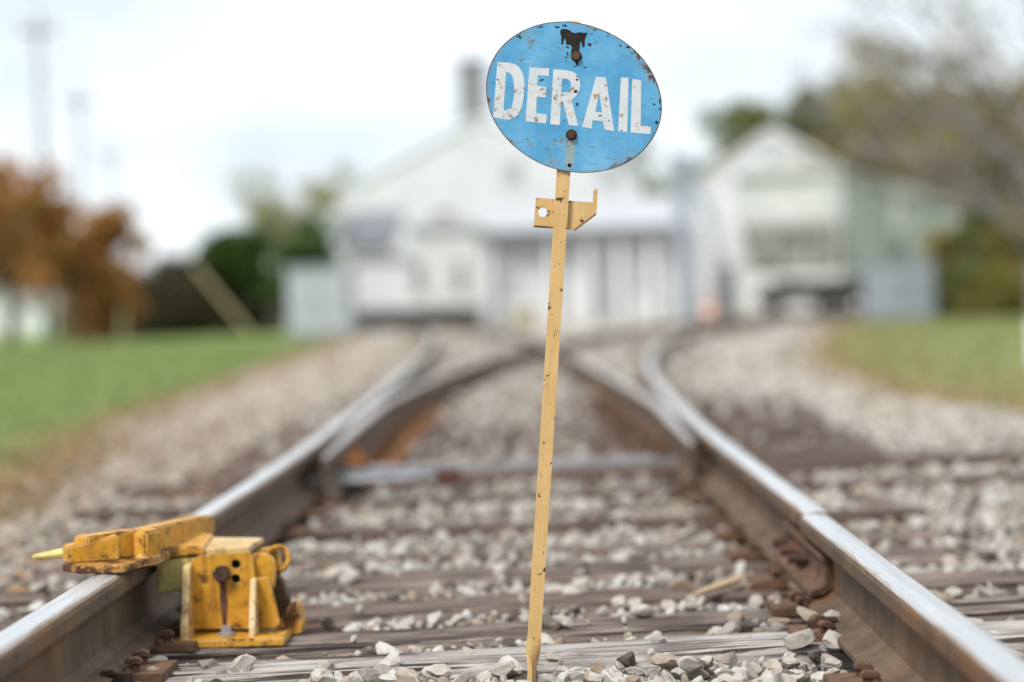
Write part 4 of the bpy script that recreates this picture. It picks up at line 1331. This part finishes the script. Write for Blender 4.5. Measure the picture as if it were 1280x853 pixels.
# grey roofed lean-to left of the mill
Y = 90.0
xl, zl = XZ(395, 300, Y); xr_, _ = XZ(486, 300, Y); _, zt_ = XZ(440, 268, Y + 3)
lt = empty('lean_to', (xl, Y, -.06), True)
MB().box(xl, xr_, Y, Y + 5, -.06, zl - .3).build('wall', 'white_siding', lt)
MB().prism([(Y - .5, zl - .28), (Y - .5, zl), (Y + 5, zt_ + .2), (Y + 5, zt_ - .1)], 'x', xl + 1.0, xr_ + .3).build('roof', 'grey_roof', lt)
MB().box(xl - .1, xl + .95, Y - .1, Y + 3, zl - .29, zl + 1.1).build('vent_tower', 'trim_white', lt)
x0_, _ = XZ(430, 350, Y); door(lt, x0_, x0_ + .9, Y, -.05, 2.0)
tag(lt, 'small white lean-to with a slate grey roof next to the mill', 'building')

# grey steel cabinet by the lawn
def cabinet(name, pxa, pxb, pyt, Y, depth, mat, label, cat):
    xl, zt = XZ(pxa, pyt, Y); xr_, _ = XZ(pxb, pyt, Y)
    h = empty(name, (xl, Y, -.06), True)
    b = MB().box(xl, xr_, Y, Y + depth, .02, zt).build('housing', mat, h, .02)
    MB().box(xl - .05, xr_ + .05, Y - .06, Y + depth + .05, zt + .002, zt + .09).build('lid', mat, h, .01)
    MB().box(xl - .06, xr_ + .06, Y - .06, Y + depth + .06, -.08, .018).build('plinth', 'chimney_grey', h)
    m_ = (xl + xr_) / 2
    for a, b2 in ((xl + .06, m_ - .02), (m_ + .02, xr_ - .06)):
        d = MB().box(a, b2, Y - .03, Y + .005, .1, zt - .08).build('door', mat, h)
        MB().box(b2 - .16, b2 - .10, Y - .06, Y - .031, zt * .5, zt * .5 + .2).build('handle', 'dark_trim', d)
    return tag(h, label, cat)


cabinet('equipment_cabinet', 358, 436, 338, 66, 2.2, 'shed_grey', 'light grey steel equipment cabinet at the edge of the lawn', 'cabinet')
cabinet('storage_container', 1092, 1168, 330, 64, 2.2, 'blue_grey', 'blue grey steel container standing on the grass in front of the hopper cars', 'container')

# barn behind the hopper cars
Y = 112.0
xl, zl = XZ(866, 236, Y); xr_, zr = XZ(1136, 258, Y); xm, zm = XZ(964, 164, Y)
barn = gable_house('barn', xl, xr_, Y, 24, zl, zr, zm, xm, 'white_siding', 'trim_white', .12)
x0_, _ = XZ(890, 350, Y); door(barn, x0_, x0_ + 1.2, Y, -.05, 2.2)
wx, wz = XZ(968, 195, Y); window(barn, wx - .6, wx + .6, Y, wz - .5, wz + .3, pane='shed_grey')
tag(barn, 'white gabled barn rising behind the hopper cars', 'building')
Y = 118.0
xl, zl = XZ(1112, 262, Y); xr_, zr = XZ(1166, 262, Y); xm, zm = XZ(1132, 232, Y)
ho = gable_house('small_house', xl, xr_, Y, 8, zl, zr, zm, xm, 'white_siding', 'house_roof', .3)
wx, wz = XZ(1138, 300, Y); window(ho, wx - .4, wx + .4, Y, wz - .6, wz + .6)
tag(ho, 'narrow white house with a brown roof beside the barn', 'house')
# house under the orange tree
Y = 135.0
xl, zl = XZ(-70, 372, Y); xr_, zr = XZ(82, 400, Y); xm, zm = XZ(10, 360, Y)
ho = gable_house('small_house', xl, xr_, Y, 9, zl, max(zr, .2), zm, xm, 'white_siding', 'house_roof', .4)
wx, wz = XZ(20, 385, Y); window(ho, wx - .5, wx + .5, Y, wz - .5, wz + .3)
tag(ho, 'low house with a brown roof behind the orange tree', 'house')

# grain spout leg and posts in front of the annex
Y = 84.0
xp, zp = XZ(852, 214, Y)
lg = empty('grain_elevator_leg', (xp, Y, -.06), True)
MB().box(xp - .28, xp + .28, Y, Y + .5, -.06, zp).build('casing', 'blue_grey', lg, .02)
MB().box(xp - .42, xp + .42, Y - .1, Y + .6, zp + .003, zp + .6).build('head', 'blue_grey', lg, .05)
MB().tube([(xp + .3, Y - .15, zp - .3), (xp + 1.1, Y - .15, zp - 1.9), (xp + 1.25, Y - .15, 1.6)], .14, 10).build('spout', 'blue_grey', lg)
for z in np.arange(.6, zp - .3, 1.1): MB().box(xp - .31, xp + .31, Y - .04, Y - .002, z, z + .09).build('flange', 'shed_grey', lg)
tag(lg, 'tall blue grey grain elevator leg standing between the annex and the hopper cars', 'elevator')
Y = 70.0
xp, zp = XZ(904, 318, Y)
o = empty('post', (xp, Y, -.06), True)
MB().tube([(xp, Y, -.1), (xp, Y, zp - .3), (xp - .1, Y, zp - .08), (xp - .35, Y, zp)], .07, 10).build('pipe', 'dark_trim', o, 0, True)
MB().box(xp - .16, xp + .16, Y - .16, Y + .16, -.1, -.02).build('base', 'chimney_grey', o)
tag(o, 'dark bent steel pipe post beside the orange cone', 'post')
Y = 68.0
xp, zp = XZ(886, 372, Y)
o = empty('traffic_cone', (xp, Y, -.06), True)
MB().tube([(xp, Y, -.03), (xp, Y, .25), (xp, Y, .7)], [.24, .16, .05], 16).build('cone', 'orange_plastic', o, 0, True)
MB().box(xp - .3, xp + .3, Y - .3, Y + .3, -.07, -.03).build('base', 'orange_plastic', o, .01)
MB().tube([(xp, Y, .28), (xp, Y, .45)], [.162, .118], 16).build('band', 'post_white', o)
tag(o, 'small orange traffic cone at the gravel edge near the hopper cars', 'cone')
Y = 70.0
xp, zp = XZ(655, 378, Y)
o = empty('marker_board', (xp, Y, -.06), True)
MB().box(xp - .35, xp + .35, Y - .02, Y + .02, .05, .55).build('board', 'guard_yellow', o)
for s in (-.25, .25): MB().box(xp + s - .03, xp + s + .03, Y + .02, Y + .06, -.08, .6).build('leg', 'pole_wood', o)
tag(o, 'low yellow marker board in front of the annex', 'marker')
# white post at the right lawn
p = G(1293, 462, -.06)
o = empty('marker_post', tuple(p), True)
MB().tube([(p[0], p[1], -.15), (p[0], p[1], P(1293, 404, p[1])[2])], .045, 12).build('tube', 'post_white', o)
zt_ = P(1293, 404, p[1])[2]
MB().tube([(p[0], p[1], zt_), (p[0], p[1], zt_ + .03)], [.05, .02], 12).build('cap', 'post_white', o)
tag(o, 'thin white marker post on the grass right of the gravel', 'post')

# ------------------------------------------------------------------ utility poles, wires and guy guard
PX = []
for px, py, Y in ((47, 14, 78), (98, 108, 101), (136, 182, 137)):
    t_ = P(px, py, Y); x_ = t_[0]; H_ = t_[2]
    o = empty('utility_pole', (x_, Y, -.06), True)
    MB().tube([(x_, Y, -.3), (x_, Y, H_ * .5), (x_, Y, H_)], [.13, .11, .085], 12).build('shaft', 'pole_wood', o, 0, True)
    arm = MB().box(x_ - .6, x_ + .6, Y - .20, Y - .125, H_ - .75, H_ - .62).build('crossarm', 'pole_wood', o)
    for dx in (-.52, -.25, .25, .52): MB().tube([(x_ + dx, Y - .16, H_ - .62), (x_ + dx, Y - .16, H_ - .45)], .045, 8).build('insulator', 'chimney_grey', arm)
    tag(o, {47: 'tallest looking wooden utility pole rising behind the orange tree', 98: 'middle wooden utility pole of the row behind the orange tree', 136: 'farthest wooden utility pole of the row'}[px], 'utility pole', 'utility poles in a row')
    PX.append((x_, Y, H_))
for dx in (-.52, .52):
    pts = []
    ext = [(PX[0][0] + (PX[0][0] - PX[1][0]) * 1.3, PX[0][1] - 30, PX[0][2])] + PX
    for a, b in zip(ext[:-1], ext[1:]):
        for t in np.linspace(0, 1, 8)[:-1]:
            pts.append((a[0] + (b[0] - a[0]) * t + dx, a[1] + (b[1] - a[1]) * t - .16, a[2] + (b[2] - a[2]) * t - .44 - 1.6 * t * (1 - t)))
    pts.append((ext[-1][0] + dx, ext[-1][1] - .16, ext[-1][2] - .44))
    o = MB().tube(pts, .012, 5).build('power_line', 'wire_black')
    tag(o, 'thin sagging power line strung along the %s arm ends of the utility poles' % ('outer' if dx < 0 else 'inner'), 'wire')
a_, b_ = P(243, 333, 74), G(313, 418, -.06); b_ = P(313, 416, 72)
o = empty('guy_wire_guard', tuple(b_), True)
top_ = np.array(a_) + (np.array(a_) - np.array(b_)) * 1.7
MB().tube([b_, top_], .012, 6).build('wire', 'wire_black', o)
MB().tube([b_ + np.array([0, 0, -.02]), a_], .062, 10).build('guard', 'guard_yellow', o)
tag(o, 'slanting yellow guard on a guy wire in front of the dark bushes', 'guy wire')
p_ = P(154, 416, 66)
o = empty('yellow_post', (p_[0], 66, -.06), True)
zt_ = P(154, 392, 66)[2]
MB().tube([(p_[0], 66, -.1), (p_[0], 66, zt_)], .07, 10).build('tube', 'guard_yellow', o)
MB().tube([(p_[0], 66, zt_), (p_[0], 66, zt_ + .05)], [.072, .02], 10).build('cap', 'guard_yellow', o)
tag(o, 'short yellow bollard on the lawn before the bushes', 'bollard')

# ------------------------------------------------------------------ trees and bushes


def limb(mb, p, d, ln, r, depth, rg, tips, bend=0.25, droop=None, split=(2, 3), nodes=None):
    pts, rad = [p], [r]
    d = Vector(d).normalized()
    for i in range(4):
        d = (d + Vector(rg.normal(0, bend * .5, 3)) + (droop if droop else Vector((0, 0, .06)))).normalized()
        p = p + d * (ln / 4); pts.append(p); rad.append(r * (1 - .13 * (i + 1)))
        if depth <= 2 and nodes is not None: nodes.append(p)
    mb.tube(pts, rad, 6 if r > .04 else 4, True)
    if depth == 0:
        tips.append(p); return
    for k in range(rg.integers(split[0], split[1] + 1)):
        dd = (d + Vector(rg.normal(0, .62, 3)) + Vector((0, 0, .12))).normalized()
        q = pts[-1] if k == 0 else pts[rg.integers(2, 5)]
        limb(mb, q, dd, ln * rg.uniform(.62, .86), r * .56, depth - 1, rg, tips, bend, droop, split, nodes)


def leaf_cloud(name, centers, rad, n, size, mat, parent, org, rg, flat=.8):
    c = np.array([tuple(x) for x in centers]); k = rg.integers(0, len(c), n)
    cr_ = rad * rg.uniform(.5, 1.25, len(c))
    g = rg.standard_normal((n, 3)); g /= np.linalg.norm(g, axis=1)[:, None]
    pos = c[k] + g * (rg.uniform(size=n) ** .45 * cr_[k])[:, None] * np.array([1, 1, flat])
    a = rg.standard_normal((n, 3)); a /= np.linalg.norm(a, axis=1)[:, None]
    b = np.cross(a, rg.standard_normal((n, 3))); b /= np.linalg.norm(b, axis=1)[:, None]
    s = size * rg.uniform(.6, 1.3, n)[:, None]
    V = np.stack([pos - a * s, pos - b * s * .6 + a * s * .1, pos + a * s, pos + b * s * .6 + a * s * .1], 1).reshape(-1, 3) - np.array(org)
    return npmesh(name, V, np.arange(4 * n).reshape(-1, 4), mat, parent)


def tree(name, base, h, trunk_r, spread, mat, bark, n, size, seed, label, cat='tree', trunk_frac=.3, depth=3, rad=.6, lean=(0, 0), nl=5, droop=None, group=None, bend=.25, upb=.55, flat=.8):
    rg = np.random.default_rng(seed)
    o = empty(name, tuple(base), True); b = Vector(base)
    mb = MB(); tips, nodes = [], []
    t1_ = b + Vector((lean[0] * h * trunk_frac, lean[1] * h * trunk_frac, h * trunk_frac))
    mb.tube([b - Vector((0, 0, .2)), b + (t1_ - b) * .15, b + (t1_ - b) * .6 + Vector((.03 * h * rg.normal(), 0, 0)) * .2, t1_], [trunk_r * 1.35, trunk_r, trunk_r * .88, trunk_r * .75], 9)
    for k in range(nl):
        a = 2 * math.pi * (k + rg.uniform(-.3, .3)) / nl
        d = Vector((math.cos(a) * spread + lean[0], math.sin(a) * spread + lean[1], upb + rg.uniform(0, .6)))
        limb(mb, t1_ - Vector((0, 0, rg.uniform(0, .12) * h * trunk_frac)), d, h * (1 - trunk_frac) * rg.uniform(.36, .5), trunk_r * .55, depth - 1, rg, tips, bend, droop, (2, 3), nodes)
    mb.build('trunk', bark, o, 0, True)
    if n: leaf_cloud('crown', tips + nodes[::3], rad, n, size, mat, o, tuple(base), rg, flat)
    tag(o, label, cat, group)
    return o


def bush(name, base, rx_, h, mat, n, size, seed, label, cat='bush', group=None, shape='dome', stems=6):
    rg = np.random.default_rng(seed); o = empty(name, tuple(base), True); b = Vector(base)
    mb = MB(); cs = []
    for k in range(stems):
        a = 2 * math.pi * k / stems
        e = b + Vector((math.cos(a) * rx_ * .5, math.sin(a) * rx_ * .4, h * rg.uniform(.5, .85)))
        mb.tube([b + Vector((math.cos(a) * .1, math.sin(a) * .1, -.1)), (b + e) / 2 + Vector((0, 0, .1)), e], [.06, .045, .02], 5)
    mb.build('stems', 'bark', o)
    for k in range(46):
        a = rg.uniform(0, 6.28); t = rg.uniform(); z = h * (.08 + .86 * rg.uniform())
        q = math.sqrt(max(0, 1 - (z / h) ** 2.2)) if shape == 'dome' else (1 - (z / h) ** 1.6) * .95 + .05
        cs.append(b + Vector((math.cos(a) * rx_ * q * math.sqrt(t) * .95, math.sin(a) * rx_ * .7 * q * math.sqrt(t), z)))
    leaf_cloud('foliage', cs, rx_ * .30, n, size, mat, o, tuple(base), rg, .9)
    tag(o, label, cat, group)
    return o


def gb(px, Y, z=-.06):
    p = P(px, 400, Y); return (float(p[0]), Y, z)


# orange maples left
tree('maple_tree', gb(14, 68), 5.3, .16, 1.0, 'leaf_orange', 'bark', 7000, .12, 21, 'orange leaved tree on the lawn with its trunk clear of the bushes', rad=.55, trunk_frac=.34)
tree('maple_tree', gb(98, 72), 4.5, .13, 1.0, 'leaf_orange', 'bark', 6500, .13, 22, 'rusty orange tree between the low house and the dark bushes', rad=.55, trunk_frac=.36)
tree('maple_tree', gb(-75, 70), 5.6, .16, 1.0, 'leaf_orange', 'bark', 5000, .14, 23, 'orange tree half out of view beside the low house', rad=.8, trunk_frac=.32)
bush('bush', gb(132, 76), 1.5, 2.6, 'leaf_orange', 2600, .12, 24, 'orange brown bush under the rusty orange tree')
bush('bush', gb(190, 80), 1.8, 2.0, 'leaf_dark', 3600, .12, 25, 'dark bush between the orange tree and the brown hedge bush')
bush('bush', gb(122, 84), 1.6, 1.7, 'leaf_green', 2600, .12, 26, 'small dark green bush behind the yellow bollard')
bush('bush', gb(235, 84), 2.0, 2.6, 'leaf_dark', 4200, .13, 27, 'brown dark bush behind the slanting guy wire guard')
bush('bush', gb(285, 82), 1.8, 3.0, 'leaf_dark', 3800, .13, 28, 'dark bush at the foot of the dense green tree')
tree('evergreen_tree', gb(342, 80), 4.3, .16, 1.0, 'leaf_green', 'bark', 9000, .12, 29, 'dense dark green tree beside the grey cabinet', rad=.62, trunk_frac=.28, upb=.35)
bush('bush', gb(300, 86), 1.7, 3.7, 'leaf_green', 4600, .13, 30, 'tall green bush leaning against the dense green tree')
tree('pale_tree', gb(352, 150), 9.6, .22, .8, 'leaf_pale', 'bark_grey', 2600, .16, 31, 'thin pale yellow tree standing far behind the dense green tree', rad=1.0, trunk_frac=.3)
tree('pale_tree', gb(402, 152), 9.4, .22, .8, 'leaf_pale', 'bark_grey', 2600, .16, 32, 'thin pale yellow tree standing behind the lean-to', rad=1.0, trunk_frac=.3)
tree('moss_tree', gb(842, 165), 12.0, .26, .8, 'leaf_moss', 'bark', 3600, .2, 33, 'yellow green tree top showing above the elevator leg', rad=1.2, trunk_frac=.3)
tree('moss_tree', gb(795, 170), 10.5, .26, .8, 'leaf_pale', 'bark', 1600, .2, 34, 'pale thin tree behind the low annex', rad=1.2, trunk_frac=.3)
# right: green and olive trees behind the barn
tree('moss_tree', gb(1082, 150), 13.6, .3, .9, 'leaf_moss', 'bark', 15000, .22, 35, 'green tree rising behind the ridge of the barn', rad=1.35, trunk_frac=.26)
tree('moss_tree', gb(1098, 160), 13.0, .3, .9, 'leaf_green', 'bark', 5000, .2, 45, 'darker green tree behind the peak of the barn', rad=1.3, trunk_frac=.26)
tree('moss_tree', gb(1072, 146), 14.0, .3, 1.0, 'leaf_moss', 'bark', 12000, .22, 46, 'yellowish green tree between the barn tree and the olive trees', rad=1.4, trunk_frac=.2)
tree('olive_tree', gb(1120, 140), 15.0, .3, .9, 'leaf_olive', 'bark', 12000, .2, 36, 'olive brown tree behind the narrow white house', rad=1.3, trunk_frac=.22)
tree('olive_tree', gb(1200, 130), 13.5, .3, .9, 'leaf_olive', 'bark', 10000, .19, 37, 'olive brown tree behind the bare branched tree', rad=1.25, trunk_frac=.2)
tree('olive_tree', gb(1290, 125), 11, .3, .9, 'leaf_olive', 'bark', 6500, .19, 38, 'olive brown tree at the far right behind the shrubs', rad=1.25, trunk_frac=.2)
# bare, arching trees
W_ = Vector((-.05, 0, .06))
tree('bare_tree', gb(1300, 60), 9.6, .24, .7, 'leaf_twig', 'bark_grey', 600, .07, 39, 'nearly bare grey tree with arching limbs over the shrubs', rad=.6, trunk_frac=.16, depth=4, lean=(-.03, 0), nl=6, droop=W_, bend=.3, upb=1.0)
tree('bare_tree', gb(1385, 56), 10.5, .26, .7, 'leaf_twig', 'bark_grey', 600, .07, 40, 'nearly bare grey tree leaning in from beyond the white post', rad=.6, trunk_frac=.16, depth=4, lean=(-.10, 0), nl=6, droop=W_, bend=.3, upb=1.0)
tree('bare_tree', gb(1230, 80), 10.5, .2, .55, 'leaf_twig', 'bark_grey', 400, .08, 41, 'slim nearly bare tree between the blue grey container and the shrubs', rad=.6, trunk_frac=.2, depth=4, lean=(-.05, 0), nl=5, bend=.3)
for i, (px, Y, r_, h_, mt, lb) in enumerate(((1195, 70, 1.25, 2.6, 'leaf_olive', 'olive shrub next to the blue grey container'), (1240, 68, 1.5, 3.2, 'leaf_moss', 'mossy green shrub below the bare arching tree'),
                                             (1292, 66, 1.5, 3.0, 'leaf_olive', 'olive shrub behind the white post'), (1215, 66, 1.1, 1.2, 'leaf_moss', 'low green shrub at the edge of the right lawn'), (1262, 64, 1.3, 1.2, 'leaf_olive', 'low olive bramble in front of the mossy shrub'))):
    bush('shrub', gb(px, Y), r_, h_, mt, 3600, .10, 60 + i, lb, 'shrub')
# a far belt of woods closing the horizon
rg = np.random.default_rng(77); cs = []
for x in np.arange(-150, 180, 3.2): cs.append((x + rg.normal(), 240 + rg.normal() * 6, rg.uniform(.5, 3.0))); cs.append((x + rg.normal(), 242, rg.uniform(2, 5.2)))
o = leaf_cloud('far_wood', cs, 3.0, 26000, .45, 'leaf_dark', None, (0, 0, 0), rg); o['kind'] = 'stuff'
o['label'] = 'low belt of dark woods far behind the buildings'; o['category'] = 'wood'
